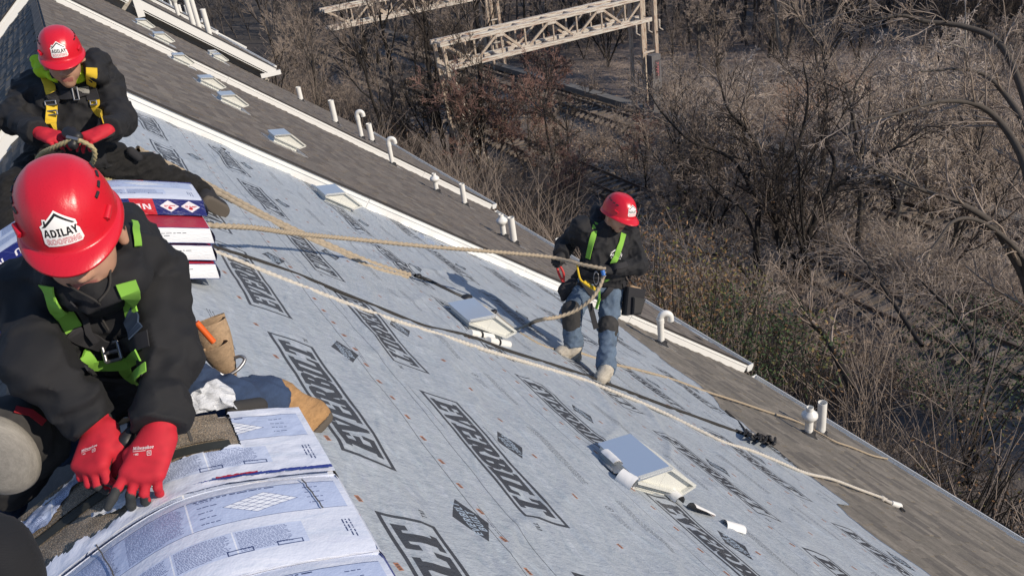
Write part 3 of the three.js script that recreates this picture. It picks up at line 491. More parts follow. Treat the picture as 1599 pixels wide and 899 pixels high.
// opened bundle: bare shingles with the torn wrapper peeled back
{
  const FBy = (x) => FB.h + FB.t - FB.droop * (Math.sqrt(x * x + 0.02) - 0.14);
  const onB = (px, py, lift = 0) => { const v = dirOf(px, py).normalize(); let a = 0.3, b = 6; for (let i = 0; i < 50; i++) { const m = (a + b) / 2, p = EYE.clone().addScaledVector(v, m); if (p.y > FBy(p.x) + lift) a = m; else b = m; } return EYE.clone().addScaledVector(v, a); };
  const gran = noiseTex(256, (x, y) => { const r = hash3(Math.floor(x * 256), Math.floor(y * 256), 41), c = tileNoise(x, y, 8, 42), v = 70 + 110 * r * r + 40 * c; return r > 0.93 ? [226, 212, 190] : r > 0.8 ? [v * 1.15, v * 0.98, v * 0.78] : [v, v * 0.94, v * 0.86]; }, true);
  const shMat = S({ map: rep(gran, 3.2, 1.1), roughness: 0.95, bumpMap: rep(gran, 3.2, 1.1), bumpScale: 0.002 });
  const g0 = bundle('opened foreground shingle bundle with bare grey shingles showing between torn wrapper', { ...FB, z0: -2.235, z1: -1.90, topMat: shMat, endMat: core, sideMat: topFilm });
  const seal = S({ color: lin(0.05, 0.055, 0.05), roughness: 0.7, map: rep(grainTex, 3) });
  const sheet = (inside, f, x0, x1, z0, z1, n = 60, m = 30) => {  // ragged sheet on top of the opened bundle
    const pos = [], uv = [], idx = [], ok = []; for (let i = 0; i <= n; i++) for (let j = 0; j <= m; j++) { const inn = i > 0 && i < n && j > 0 && j < m ? 1 : 0, x = x0 + (x1 - x0) * i / n + inn * 0.003 * noise(i * 1.7, j * 1.3, 3), z = z0 + (z1 - z0) * j / m + inn * 0.003 * noise(i * 1.1, j * 2.1, 9); const h = f(x, z); pos.push(x, FBy(x) + h, z); uv.push((x - FB.xa) / (FB.xb - FB.xa), 1 - (z + 2.235) / 0.355); ok.push(inside(x, z)); }
    for (let i = 0; i < n; i++) for (let j = 0; j < m; j++) { const a = i * (m + 1) + j, b = a + m + 1; if (ok[a] && ok[a + 1] && ok[b]) idx.push(a, a + 1, b); if (ok[b] && ok[a + 1] && ok[b + 1]) idx.push(b, a + 1, b + 1); }
    return geoFrom(pos, idx, uv);
  };
  const rag = (a, f = 30) => 0.012 * noise(a * f, 3, 1) + 0.006 * noise(a * f * 3, 5, 2);
  const torn = S({ color: lin(0.60, 0.63, 0.68), roughness: 0.6, side: THREE.DoubleSide, bumpMap: rep(softTex, 8), bumpScale: 0.004 }), filmD = S({ map: topTex, roughness: 0.45, side: THREE.DoubleSide, bumpMap: rep(softTex, 4, 2), bumpScale: 0.002 });
  const g = g0;
  // cut-outs: dark seal strip, tab slots
  part(g, 'seal_strip', sheet((x, z) => x < 0.175, (x, z) => 0.0035, -0.52, 0.175, -2.085, -2.045, 70, 3), seal);
  part(g, 'shingle', sheet((x, z) => x < 0.17, (x) => 0.006, -0.55, 0.17, -2.232, -2.09, 70, 8), shMat);
  for (const x of [-0.12, -0.4, 0.07]) part(g, 'tab_slot', sheet(() => true, () => 0.0075, x, x + 0.008, -2.23, -2.1, 2, 8), core);
  // wrapper still on: right end and the near half
  const edge = (x) => x > 0.185 ? -9 : x > -0.02 ? -2.035 + 0.04 * (0.18 - x) : x > -0.12 ? -2.03 + (-0.02 - x) * 1.1 : -1.92 - 0.1 * (-0.12 - x);
  part(g, 'torn_wrapper', sheet((x, z) => z > edge(x) + rag(x), (x, z) => 0.006 + 0.006 * Math.max(0, 1 - Math.abs(z - edge(x)) * 22) * (1 + noise(x * 24, z * 24)) + 0.002 * noise(x * 40, z * 40), FB.xa + 0.03, FB.xb + 0.003, -2.238, -1.872, 150, 62), filmD);
  part(g, 'torn_wrapper', sheet((x, z) => { const c = -2.16 - 0.25 * (x + 0.36) + 0.02 * noise(x * 9, 1), w = 0.055 * Math.min(1, (x + 0.56) * 6) * Math.min(1, (-0.17 - x) * 7); return Math.abs(z - c) < w + rag(x + 3, 40) * 0.8; }, (x, z) => 0.016 + 0.012 * noise(x * 14, z * 14, 4) + 0.006 * noise(x * 50, z * 50), -0.58, -0.15, -2.3, -2.0, 100, 60), filmD);
  part(g, 'torn_wrapper', sheet((x, z) => Math.hypot((x + 0.13) / 0.05, (z + 1.965) / 0.035) < 1 + 0.5 * noise(x * 40, z * 40), (x, z) => 0.018 + 0.012 * noise(x * 30, z * 30, 4), -0.2, -0.06, -2.02, -1.91, 40, 24), torn);
  // crumpled flap standing up at the far edge
  { const pos = [], uv = [], idx = [], n = 22, m = 10; for (let i = 0; i <= n; i++) for (let j = 0; j <= m; j++) { const u = i / n, v = j / m, top = onB(296 + 76 * u, 655 - 13 * u, 0.005), hgt = (0.03 + 0.06 * Math.pow(u, 0.7) * (u > 0.9 ? (1 - u) * 10 * 0.5 + 0.5 : 1)) * v; pos.push(top.x + 0.012 * noise(u * 9, v * 6, 2), top.y + hgt, top.z - 0.02 - 0.05 * v + 0.016 * noise(u * 8, v * 7, 5)); uv.push(0.5 + u * 0.1, v * 0.3); } for (let i = 0; i < n; i++) for (let j = 0; j < m; j++) { const a = i * (m + 1) + j, b = a + m + 1; idx.push(a, b, a + 1, a + 1, b, b + 1); } part(g, 'wrapper_flap', geoFrom(pos, idx, uv), torn); }
  // navy and red printed edge between the first and second bundle, dark slit in the second
  part(g, 'navy_edge', sheet((x, z) => Math.abs(z + 1.884 - 0.004 * noise(x * 30, 1)) < 0.008 * Math.min(1, (x - 0.03) * 8), () => 0.0165, 0.03, FB.xb, -1.896, -1.872, 60, 12), navyFilm);
  part(g, 'red_edge', sheet((x, z) => Math.abs(z + 1.888) < 0.005, () => 0.018, 0.10, 0.2, -1.895, -1.88, 20, 6), redFilm);
  const slit = (a, b) => { const P = []; for (let i = 0; i <= 14; i++) { const t = i / 14, p = onB(a[0] + (b[0] - a[0]) * t + 1.3 * noise(i * 0.9, 2, a[0]), a[1] + (b[1] - a[1]) * t, 0.006); P.push({ p, n: V(0, 1, 0) }); } return ribbon(P, 0.003, 0.002); };
  part(g, 'slit', slit([472, 748], [504, 792]), core); part(g, 'slit', slit([150, 850], [178, 899]), core);
}
// lower layers that carry the foreground bundles
for (const [z0, z1, l] of [[-2.2, -1.86, 'lower shingle bundle under the opened one'], [-1.85, -1.5, 'lower shingle bundle under the whole foreground one']]) bundle(l, { ...FB, xa: -0.58, xb: 0.36, droop: 0.6, h: -0.085, z0, z1, topMat: core, sideMat: sideFilms[3], endMat: navyFilm });
// dark ropes on the left slope
solo('rope', ropeGeo([[-20, 348], [2, 330], [22, 308], [40, 290]].map(([x, y]) => on(x, y, 0, .03, -1)), .014, 90), ropeDark, 'dark rope on the shaded slope at the left edge', 'rope');
solo('rope', ropeGeo([[-20, 575], [0, 552], [14, 536], [22, 516], [14, 508], [2, 520], [-8, 540]].map(([x, y]) => on(x, y, 0, .05, -1)), .016, 90), ropeDark, 'dark rope loop under the kneeling roofer\'s arm at the left edge', 'rope');

// ---------------------------------------------------------------- people: smooth-joined tapered limbs meshed on a grid
function boneDist(b, x, y, z) {
  const dx = b.bx - b.ax, dy = b.by - b.ay, dz = b.bz - b.az, l2 = dx * dx + dy * dy + dz * dz;
  let t = l2 > 1e-12 ? ((x - b.ax) * dx + (y - b.ay) * dy + (z - b.az) * dz) / l2 : 0; t = t < 0 ? 0 : t > 1 ? 1 : t;
  const ex = x - b.ax - dx * t, ey = y - b.ay - dy * t, ez = z - b.az - dz * t; return Math.sqrt(ex * ex + ey * ey + ez * ez) - b.ra - (b.rb - b.ra) * t;
}
const bone = (a, b, ra, rb = ra) => ({ ax: a.x, ay: a.y, az: a.z, bx: b.x, by: b.y, bz: b.z, ra, rb });
const smin = (a, b, k) => { const h = Math.max(k - Math.abs(a - b), 0) / k; return Math.min(a, b) - h * h * k * 0.25; };
function field(bones, { k = 0.05, disp, clip } = {}) {
  const f = (x, y, z) => { let d = 1e3; for (const b of bones) d = smin(d, boneDist(b, x, y, z), b.k || k); if (d < 0.08 && disp) d += disp(x, y, z); if (clip) d = Math.max(d, clip(x, y, z)); return d; };
  f.bones = bones; f.k = k; f.disp = disp; f.clip = clip; return f;
}
function netMesh(f, cell, uvScale = 4) {              // surface nets over the field of the bones
  let lo = [1e9, 1e9, 1e9], hi = [-1e9, -1e9, -1e9];
  for (const b of f.bones) { const r = Math.max(b.ra, b.rb) + 0.03; [[b.ax, b.ay, b.az], [b.bx, b.by, b.bz]].forEach((p) => p.forEach((v, i) => { lo[i] = Math.min(lo[i], v - r); hi[i] = Math.max(hi[i], v + r); })); }
  const n = lo.map((v, i) => Math.ceil((hi[i] - v) / cell) + 2), [nx, ny, nz] = n, g = new Float32Array(nx * ny * nz).fill(0.5), id = (i, j, k) => (k * ny + j) * nx + i;
  for (const b of f.bones) {
    const r = Math.max(b.ra, b.rb) + 0.05, R = [[b.ax, b.bx], [b.ay, b.by], [b.az, b.bz]].map((q, i) => [Math.max(0, Math.floor((Math.min(...q) - r - lo[i]) / cell)), Math.min(n[i] - 1, Math.ceil((Math.max(...q) + r - lo[i]) / cell))]);
    for (let k = R[2][0]; k <= R[2][1]; k++) for (let j = R[1][0]; j <= R[1][1]; j++) for (let i = R[0][0]; i <= R[0][1]; i++) { const q = id(i, j, k); g[q] = smin(g[q], boneDist(b, lo[0] + i * cell, lo[1] + j * cell, lo[2] + k * cell), b.k || f.k); }
  }
  for (let k = 0; k < nz; k++) for (let j = 0; j < ny; j++) for (let i = 0; i < nx; i++) { const q = id(i, j, k); if (g[q] > 0.08 || g[q] < -0.08) continue; const x = lo[0] + i * cell, y = lo[1] + j * cell, z = lo[2] + k * cell; if (f.disp) g[q] += f.disp(x, y, z); }
  if (f.clip) for (let k = 0; k < nz; k++) for (let j = 0; j < ny; j++) for (let i = 0; i < nx; i++) { const q = id(i, j, k); if (g[q] < 0.1) g[q] = Math.max(g[q], f.clip(lo[0] + i * cell, lo[1] + j * cell, lo[2] + k * cell)); }
  const vid = new Int32Array(nx * ny * nz).fill(-1), pos = [], idx = [], uv = [];
  for (let k = 0; k < nz - 1; k++) for (let j = 0; j < ny - 1; j++) for (let i = 0; i < nx - 1; i++) {
    let m = 0; const c = []; for (let q = 0; q < 8; q++) { const v = g[id(i + (q & 1), j + ((q >> 1) & 1), k + (q >> 2))]; c.push(v); if (v < 0) m |= 1 << q; }
    if (m === 0 || m === 255) continue; let sx = 0, sy = 0, sz = 0, cnt = 0;
    for (const [a, b] of [[0, 1], [2, 3], [4, 5], [6, 7], [0, 2], [1, 3], [4, 6], [5, 7], [0, 4], [1, 5], [2, 6], [3, 7]]) if ((c[a] < 0) !== (c[b] < 0)) { const t = c[a] / (c[a] - c[b]); sx += (a & 1) + t * ((b & 1) - (a & 1)); sy += ((a >> 1) & 1) + t * (((b >> 1) & 1) - ((a >> 1) & 1)); sz += (a >> 2) + t * ((b >> 2) - (a >> 2)); cnt++; }
    vid[id(i, j, k)] = pos.length / 3; const X = lo[0] + (i + sx / cnt) * cell, Y = lo[1] + (j + sy / cnt) * cell, Z = lo[2] + (k + sz / cnt) * cell; pos.push(X, Y, Z); uv.push((X + 0.6 * Z) * uvScale, (Y - 0.5 * Z) * uvScale);
  }
  const quad = (a, b, c, d, fl) => { if (a < 0 || b < 0 || c < 0 || d < 0) return; fl ? idx.push(a, c, b, a, d, c) : idx.push(a, b, c, a, c, d); };
  for (let k = 1; k < nz - 1; k++) for (let j = 1; j < ny - 1; j++) for (let i = 1; i < nx - 1; i++) {
    const v = g[id(i, j, k)] < 0;
    if (v !== (g[id(i + 1, j, k)] < 0)) quad(vid[id(i, j - 1, k - 1)], vid[id(i, j, k - 1)], vid[id(i, j, k)], vid[id(i, j - 1, k)], !v);
    if (v !== (g[id(i, j + 1, k)] < 0)) quad(vid[id(i - 1, j, k - 1)], vid[id(i - 1, j, k)], vid[id(i, j, k)], vid[id(i, j, k - 1)], !v);
    if (v !== (g[id(i, j, k + 1)] < 0)) quad(vid[id(i - 1, j - 1, k)], vid[id(i, j - 1, k)], vid[id(i, j, k)], vid[id(i - 1, j, k)], !v);
  }
  return geoFrom(pos, idx, uv);
}
const gradF = (f, p) => { const e = 0.004; return V(f(p.x + e, p.y, p.z) - f(p.x - e, p.y, p.z), f(p.x, p.y + e, p.z) - f(p.x, p.y - e, p.z), f(p.x, p.y, p.z + e) - f(p.x, p.y, p.z - e)).normalize(); };
function surf(f, px, py, out = 0.004) {               // point of a garment seen at a surveyed position, and its normal
  const d = dirOf(px, py).normalize(); let t = 0.5, best = 1e9, bt = 0;
  for (let i = 0; i < 220 && t < 14; i++) { const p = EYE.clone().addScaledVector(d, t), v = f(p.x, p.y, p.z); if (v < best) { best = v; bt = t; } if (v < 0.002) break; t += Math.max(0.003, Math.min(v, 0.4) * 0.75); }
  const p = EYE.clone().addScaledVector(d, bt), nrm = gradF(f, p); return { p: p.addScaledVector(nrm, out), n: nrm };
}
function strap(f, pts, width, out = 0.006, thick = 0.004, sub = 6) {   // webbing laid on a garment
  const P = []; for (let i = 0; i + 1 < pts.length; i++) for (let k = 0; k < sub; k++) { const t = k / sub; P.push([pts[i][0] + (pts[i + 1][0] - pts[i][0]) * t, pts[i][1] + (pts[i + 1][1] - pts[i][1]) * t]); } P.push(pts[pts.length - 1]);
  const q = P.map((a) => surf(f, a[0], a[1], out));
  for (let it = 0; it < 2; it++) for (let i = 1; i + 1 < q.length; i++) { q[i].p.lerp(q[i - 1].p.clone().add(q[i + 1].p).multiplyScalar(0.5), 0.5); q[i].n.add(q[i - 1].n).add(q[i + 1].n).normalize(); }
  return ribbon(q, width, thick);
}
function ribbon(q, width, thick) {
  const pos = [], uv = [], idx = []; let L = 0;
  q.forEach((o, i) => { const t = q[Math.min(i + 1, q.length - 1)].p.clone().sub(q[Math.max(i - 1, 0)].p).normalize(), s = t.clone().cross(o.n).normalize().multiplyScalar(width / 2), n = s.clone().cross(t).normalize().multiplyScalar(thick); if (n.dot(o.n) < 0) n.negate(); if (i) L += o.p.distanceTo(q[i - 1].p);
    for (const [a, b] of [[-1, 0], [-0.94, 1], [0.94, 1], [1, 0]]) { const p = o.p.clone().addScaledVector(s, a).addScaledVector(n, b - 0.5); pos.push(p.x, p.y, p.z); uv.push(L * 20, (a + 1) / 2); } });
  for (let i = 0; i + 1 < q.length; i++) for (let k = 0; k < 4; k++) { const a = i * 4 + k, b = i * 4 + (k + 1) % 4, c = a + 4, d = b + 4; idx.push(a, b, c, c, b, d); }
  const e = (q.length - 1) * 4; idx.push(0, 2, 1, 0, 3, 2, e, e + 1, e + 2, e, e + 2, e + 3); const g = geoFrom(pos, idx, uv); g.computeVertexNormals(); return toCreasedNormals(g, 0.6);
}
function decal(f, x0, y0, x1, y1, out = 0.003, skewY = 0, n = 8) {   // printed patch pressed on a garment
  const pos = [], uv = [], idx = [];
  for (let j = 0; j <= n; j++) for (let i = 0; i <= n; i++) { const u = i / n, v = j / n, { p } = surf(f, x0 + (x1 - x0) * u, y0 + (y1 - y0) * v + skewY * u, out); pos.push(p.x, p.y, p.z); uv.push(u, 1 - v); }
  for (let j = 0; j < n; j++) for (let i = 0; i < n; i++) { const a = j * (n + 1) + i, b = a + n + 1; idx.push(a, b, a + 1, b, b + 1, a + 1); }
  return geoFrom(pos, idx, uv);
}
const fold = (amp, fx, fy, fz) => (x, y, z) => { const w = 1.1 * noise(y * 4.5, z * 4.5, x * 3.5), rd = 1 - 2.4 * Math.abs(noise(x * fx + w, y * fy - w, z * fz)), r2 = 1 - 2.2 * Math.abs(noise(x * fx * 2.1 - w, y * fy * 1.9 + 7, z * fz * 2.1 + w)); const r3 = noise(x * 34 + w * 3, y * 34, z * 34); return -amp * (Math.max(rd, -.5) * 1.25 + 0.8 * Math.max(r2, -.5) + .14 * r3); };
const scuffTex = canvasTex(512, 512, (x, w, h) => { reseed(61); x.fillStyle = '#f0f0f0'; x.fillRect(0, 0, w, h); for (let i = 0; i < 240; i++) { x.strokeStyle = `rgba(${rnd() < .5 ? '255,255,255' : '150,150,150'},${rr(.1, .5)})`; x.lineWidth = rr(.4, 1.6); const a = rnd() * w, b = rnd() * h, l = rr(4, 50), t = rnd() * 6.3; x.beginPath(); x.moveTo(a, b); x.lineTo(a + l * Math.cos(t), b + l * Math.sin(t)); x.stroke(); } for (let i = 0; i < 500; i++) { x.fillStyle = `rgba(190,180,165,${rr(.05, .3)})`; x.beginPath(); x.arc(rnd() * w, rnd() * h, rr(.5, 3), 0, 7); x.fill(); } }, true);
const denimTex = noiseTex(256, (x, y) => { const v = 190 + 60 * (tileNoise(x, y, 6, 71) - .5) + 50 * (tileNoise(x, y, 20, 72) - .5) + 40 * (hash3(Math.floor(x * 256), Math.floor(y * 64), 73) - .5); return [v, v, v]; });
const C = {
  skin: S({ color: 0xffffff, vertexColors: true, roughness: 0.55 }),
  black: new THREE.MeshPhysicalMaterial({ color: lin(0.010, 0.0105, 0.013), roughness: 0.82, sheen: 0.14, sheenRoughness: 0.5, sheenColor: lin(0.12, 0.12, 0.13), bumpMap: rep(clothTex, 4), bumpScale: 0.0006 }),
  work: S({ color: lin(0.015, 0.0145, 0.015), roughness: 0.9, map: rep(softTex, 2), bumpMap: rep(clothTex, 4), bumpScale: 0.0006 }),
  denim: S({ color: lin(0.135, 0.195, 0.28), roughness: 0.9, map: rep(denimTex, .8), bumpMap: rep(clothTex, 5), bumpScale: 0.0006 }),
  denimDark: S({ color: lin(0.042, 0.075, 0.155), roughness: 0.9, map: rep(denimTex, .8), bumpMap: rep(clothTex, 5), bumpScale: 0.0006 }),
  red: S({ color: lin(0.52, 0.014, 0.03), roughness: 0.75, vertexColors: true, bumpMap: rep(clothTex, 8), bumpScale: 0.0004 }),
  helmet: new THREE.MeshPhysicalMaterial({ color: lin(0.72, 0.012, 0.03), roughness: 0.36, roughnessMap: rep(scuffTex, 1, 2), map: rep(scuffTex, 1, 2), clearcoat: 0.25, clearcoatRoughness: 0.3, bumpMap: rep(softTex, 5), bumpScale: 0.0003 }),
  lime: S({ color: lin(0.22, 0.48, 0.06), roughness: 0.85 }), hivis: S({ color: lin(0.42, 0.66, 0.02), roughness: 0.85 }), yellow: S({ color: lin(0.70, 0.48, 0.03), roughness: 0.85 }),
  web: S({ color: lin(0.02, 0.02, 0.024), roughness: 0.85 }), blueWeb: S({ color: lin(0.03, 0.05, 0.09), roughness: 0.7 }),
  pad: S({ color: lin(0.035, 0.034, 0.034), roughness: 0.8 }), padCap: S({ color: lin(0.36, 0.34, 0.30), roughness: 0.65, map: rep(grainTex, 2) }),
  tan: S({ color: lin(0.56, 0.39, 0.24), roughness: 0.85, map: rep(denimTex, 1.5), bumpMap: rep(softTex, 6), bumpScale: 0.002 }), boot: S({ color: lin(0.50, 0.29, 0.13), roughness: 0.85, map: rep(denimTex, 2), bumpMap: rep(softTex, 6), bumpScale: 0.002 }),
  sneaker: S({ color: lin(0.60, 0.55, 0.46), roughness: 0.85, map: rep(denimTex, 2) }), sole: S({ color: lin(0.10, 0.085, 0.07), roughness: 0.9 }), blackGlove: S({ color: lin(0.018, 0.018, 0.02), roughness: 0.8, vertexColors: false }), orange: S({ color: lin(0.75, 0.12, 0.015), roughness: 0.5 }),
};
const paint = (g, fn) => { const p = g.attributes.position, c = new Float32Array(p.count * 3), n = g.attributes.normal; for (let i = 0; i < p.count; i++) c.set(fn(V(p.getX(i), p.getY(i), p.getZ(i)), V(n.getX(i), n.getY(i), n.getZ(i))), i * 3); g.setAttribute('color', new THREE.BufferAttribute(c, 3)); return g; };
// a frame from a forward and an up hint; local x right, y up, z forward
const frameOf = (o, fwd, up) => { const z = fwd.clone().normalize(), x = up.clone().cross(z).normalize(), y = z.clone().cross(x); return new THREE.Matrix4().makeBasis(x, y, z).setPosition(o); };
const camV = (r, d, f) => camR.clone().multiplyScalar(r).addScaledVector(camD, d).addScaledVector(camF, f);
function headGeo(m, sc = 1) {
  const L = (x, y, z) => V(x, y, z).multiplyScalar(sc).applyMatrix4(m), b = (x0, y0, z0, x1, y1, z1, r0, r1, k) => ({ ...bone(L(x0, y0, z0), L(x1, y1, z1), r0 * sc, (r1 ?? r0) * sc), k: (k || 0.03) * sc });
  const bones = [b(0, .03, -.025, 0, .03, .02, .088, .078), b(0, -.045, .03, 0, -.082, .062, .06, .034), b(-.03, -.02, .05, -.028, -.035, .055, .036), b(.03, -.02, .05, .028, -.035, .055, .036), b(0, .012, .088, 0, -.026, .108, .009, .014, .014), b(-.013, -.03, .098, .013, -.03, .098, .009, .009, .012), b(-.04, .03, .078, -.012, .028, .09, .011, .011, .02), b(.04, .03, .078, .012, .028, .09, .011, .011, .02),
    b(-.02, -.056, .087, .02, -.056, .087, .008, .008, .01), b(-.017, -.067, .086, .017, -.067, .086, .009, .009, .01), b(-.085, .0, -.012, -.088, -.03, -.004, .016, .011, .012), b(.085, .0, -.012, .088, -.03, -.004, .016, .011, .012), b(0, -.05, -.03, 0, -.13, -.045, .06, .06), b(-.032, .008, .068, -.032, .008, .07, .014, .014, .008), b(.032, .008, .068, .032, .008, .07, .014, .014, .008)];
  const inv = m.clone().invert();
  return paint(netMesh(field(bones), 0.0055 * sc), (p) => { const q = p.applyMatrix4(inv).multiplyScalar(1 / sc); if (q.z > 0.06 && Math.abs(Math.abs(q.x) - .028) < .02 && q.y > .024 && q.y < .036) return [.03, .02, .015]; if (q.z > .07 && Math.abs(Math.abs(q.x) - .032) < .013 && Math.abs(q.y - .008) < .006) return Math.abs(Math.abs(q.x) - .032) < .005 ? [.03, .015, .01] : [.6, .55, .5]; if (q.z > .08 && q.y < -.05 && q.y > -.072 && Math.abs(q.x) < .026) return [.30, .11, .09]; if (q.z < .0 && q.y > .0 || q.y > .075) return [.02, .015, .012]; const n = 1 + 0.06 * noise(q.x * 60, q.y * 60, q.z * 60); return [.44 * n, .25 * n, .17 * n]; });
}
// hand: wrist at the origin, fingers along +z, back of the hand +y, thumb on +x (mirror flips it)
function handBones(m, sc, mirror, curls, thumb = 0.5, fat = 0) {
  const L = (x, y, z) => V(mirror ? -x : x, y, z).multiplyScalar(sc).applyMatrix4(m), out = [], X = [.0325, .0115, -.0095, -.0295], len = [.074, .083, .077, .06], kz = [.088, .092, .088, .08];
  for (let i = 0; i < 4; i++) {
    const r = (i === 3 ? .0082 : .0092) + fat * .4; out.push({ ...bone(L(X[i] * .7, 0, .005), L(X[i], .002, kz[i]), (.0155 + fat) * sc, (.0125 + fat) * sc), k: .016 * sc });
    let p = V(X[i], .002, kz[i]), a = 0, sp = (1.5 - i) * .10; const cu = curls[i], seg = [.46, .3, .24];
    for (let s = 0; s < 3; s++) { a += cu[s]; const q = p.clone().add(V(Math.sin(sp) * Math.cos(a), -Math.sin(a), Math.cos(a) * Math.cos(sp)).multiplyScalar(len[i] * seg[s])); out.push({ ...bone(L(p.x, p.y, p.z), L(q.x, q.y, q.z), (r + (s === 0 ? .0004 : 0)) * sc, (r - .0008 * (s + 1)) * sc), k: .003 * sc, finger: s + 1, i }); p = q; }
  }
  const t = [V(.020, -.006, .018), V(.046, -.014, .046), V(.058 - .022 * thumb, -.020 - .014 * thumb, .072), V(.058 - .045 * thumb, -.022 - .022 * thumb, .094)];
  out.push({ ...bone(L(...t[0].toArray()), L(...t[1].toArray()), (.016 + fat) * sc, (.0125 + fat) * sc), k: .014 * sc }, { ...bone(L(...t[1].toArray()), L(...t[2].toArray()), (.0118 + fat) * sc, (.0105 + fat) * sc), k: .006 * sc, finger: 2 }, { ...bone(L(...t[2].toArray()), L(...t[3].toArray()), (.0105 + fat) * sc, (.009 + fat) * sc), k: .005 * sc, finger: 3 });
  return out;
}
const FIST = [[1.2, 1.4, .8], [1.25, 1.4, .8], [1.25, 1.4, .8], [1.2, 1.4, .8]], RELAX = [[.35, .45, .3], [.45, .5, .35], [.5, .55, .4], [.55, .6, .4]];
function helmetParts(parent, m, sc = 1.1) {
  const rx = .118, rz = .145, H = .150;
  const hs = (th, t, off = 0) => {                    // t: 0 rim .. 1 crown
    const a = t * Math.PI / 2, c = Math.pow(Math.cos(a), .78), s = Math.pow(Math.sin(a), .92), X = Math.sin(th), Z = Math.cos(th);
    let r = 1 + .012 * Math.exp(-Math.pow((Math.abs(X * c) - .42) / .07, 2)) * Math.min(1, t * 3) * (Z > -.6 ? 1 : .4) - .02 * Math.exp(-Math.pow((Math.abs(th) - 1.35) / .3, 2)) * Math.exp(-Math.pow((t - .28) / .14, 2));
    return V(X * (rx + off) * c * r, (H + off) * s * (r > 1 ? 1 + (r - 1) : 1), (Z * (rz + off)) * c * r + (Z > 0 ? .004 * c : 0));
  };
  const n = 64, rows = 22, pos = [], uv = [], idx = [];
  const put = (p) => { const q = p.multiplyScalar(sc).applyMatrix4(m); pos.push(q.x, q.y, q.z); };
  const rimAt = (th, w, y) => { const f = Math.max(0, Math.cos(th)); return V(Math.sin(th) * (rx + .010 * w), y * w - .012 * w * f * f, Math.cos(th) * (rz + .010 * w) + (.047 * Math.pow(f, .75) * w)); };
  for (let i = 0; i <= n; i++) { const th = -Math.PI + i / n * 2 * Math.PI; for (let j = 0; j <= rows; j++) { put(hs(th, 1 - j / rows)); uv.push(i / n * 4, j / rows); } for (const [w, y] of [[.25, -.004], [.6, -.008], [1, -.014], [1.02, -.020], [.9, -.021], [.3, -.014], [-.15, -.01], [-.5, .0]]) { put(w < 0 ? V(Math.sin(th) * (rx + .01 * w), .004, Math.cos(th) * (rz + .01 * w)) : rimAt(th, w, y)); uv.push(i / n * 4, 1 + w * .1); } }
  const R = rows + 9; for (let i = 0; i < n; i++) for (let j = 0; j < R - 1; j++) { const a = i * R + j, b = a + R; idx.push(a, a + 1, b, b, a + 1, b + 1); }
  const hm = part(parent, 'helmet', geoFrom(pos, idx, uv), C.helmet);
  const sp = [], su = [], si = [], K = 14; for (let j = 0; j <= K; j++) for (let i = 0; i <= K; i++) { const q = hs((i / K - .5) * .82, .07 + .44 * j / K, .0018).multiplyScalar(sc).applyMatrix4(m); sp.push(q.x, q.y, q.z); su.push(i / K, j / K); }
  for (let j = 0; j < K; j++) for (let i = 0; i < K; i++) { const a = j * (K + 1) + i, b = a + K + 1; si.push(a, a + 1, b, b, a + 1, b + 1); }
  part(hm, 'sticker', geoFrom(sp, si, su), stickerMat);
  for (const sd of [1, -1]) { for (let k = 0; k < 4; k++) { const th = sd * (1.05 + k * .28), a = hs(th, .36 + .03 * k, .0006).multiplyScalar(sc).applyMatrix4(m), b = hs(th + sd * .17, .37 + .03 * k, .0006).multiplyScalar(sc).applyMatrix4(m); part(hm, 'vent_slot', rod(a, b, .0042 * sc, .0042 * sc, 8), M.rubber); }
    const a = hs(sd * .95, .12, .004).multiplyScalar(sc).applyMatrix4(m), b = hs(sd * 1.2, .17, .004).multiplyScalar(sc).applyMatrix4(m); part(hm, 'accessory_slot', rod(a, b, .009 * sc, .007 * sc, 8), C.helmet); }
  return hm;
}
const stickerTex = canvasTex(512, 340, (x, w, h) => {
  x.clearRect(0, 0, w, h); x.fillStyle = '#f6f5f2'; x.beginPath(); x.moveTo(18, 150); x.lineTo(62, 128); x.lineTo(62, 86); x.lineTo(112, 86); x.lineTo(112, 100); x.lineTo(256, 14); x.lineTo(494, 140); x.lineTo(494, 176); x.lineTo(470, 186); x.lineTo(500, 214); x.lineTo(506, 300); x.lineTo(470, 322); x.lineTo(60, 326); x.lineTo(26, 300); x.lineTo(34, 190); x.closePath(); x.fill();
  x.fillStyle = '#17171a'; x.beginPath(); x.moveTo(36, 164); x.lineTo(256, 36); x.lineTo(476, 158); x.lineTo(440, 158); x.lineTo(256, 66); x.lineTo(96, 156); x.closePath(); x.fill(); x.fillRect(76, 100, 26, 40);
  x.textAlign = 'center'; x.font = 'bold 92px sans-serif'; x.save(); x.translate(262, 244); x.scale(424 / x.measureText('ADILAY').width, 1); x.lineWidth = 3; x.strokeStyle = '#17171a'; x.fillText('ADILAY', 0, 0); x.strokeText('ADILAY', 0, 0); x.restore();
  x.font = 'bold 62px sans-serif'; x.save(); x.translate(266, 308); x.scale(420 / x.measureText('ROOFING').width, 1); x.strokeStyle = '#c23a44'; x.lineWidth = 4; x.strokeText('ROOFING', 0, 0); x.restore();
});
const stickerMat = S({ map: stickerTex, transparent: true, alphaTest: 0.5, roughness: 0.4 });
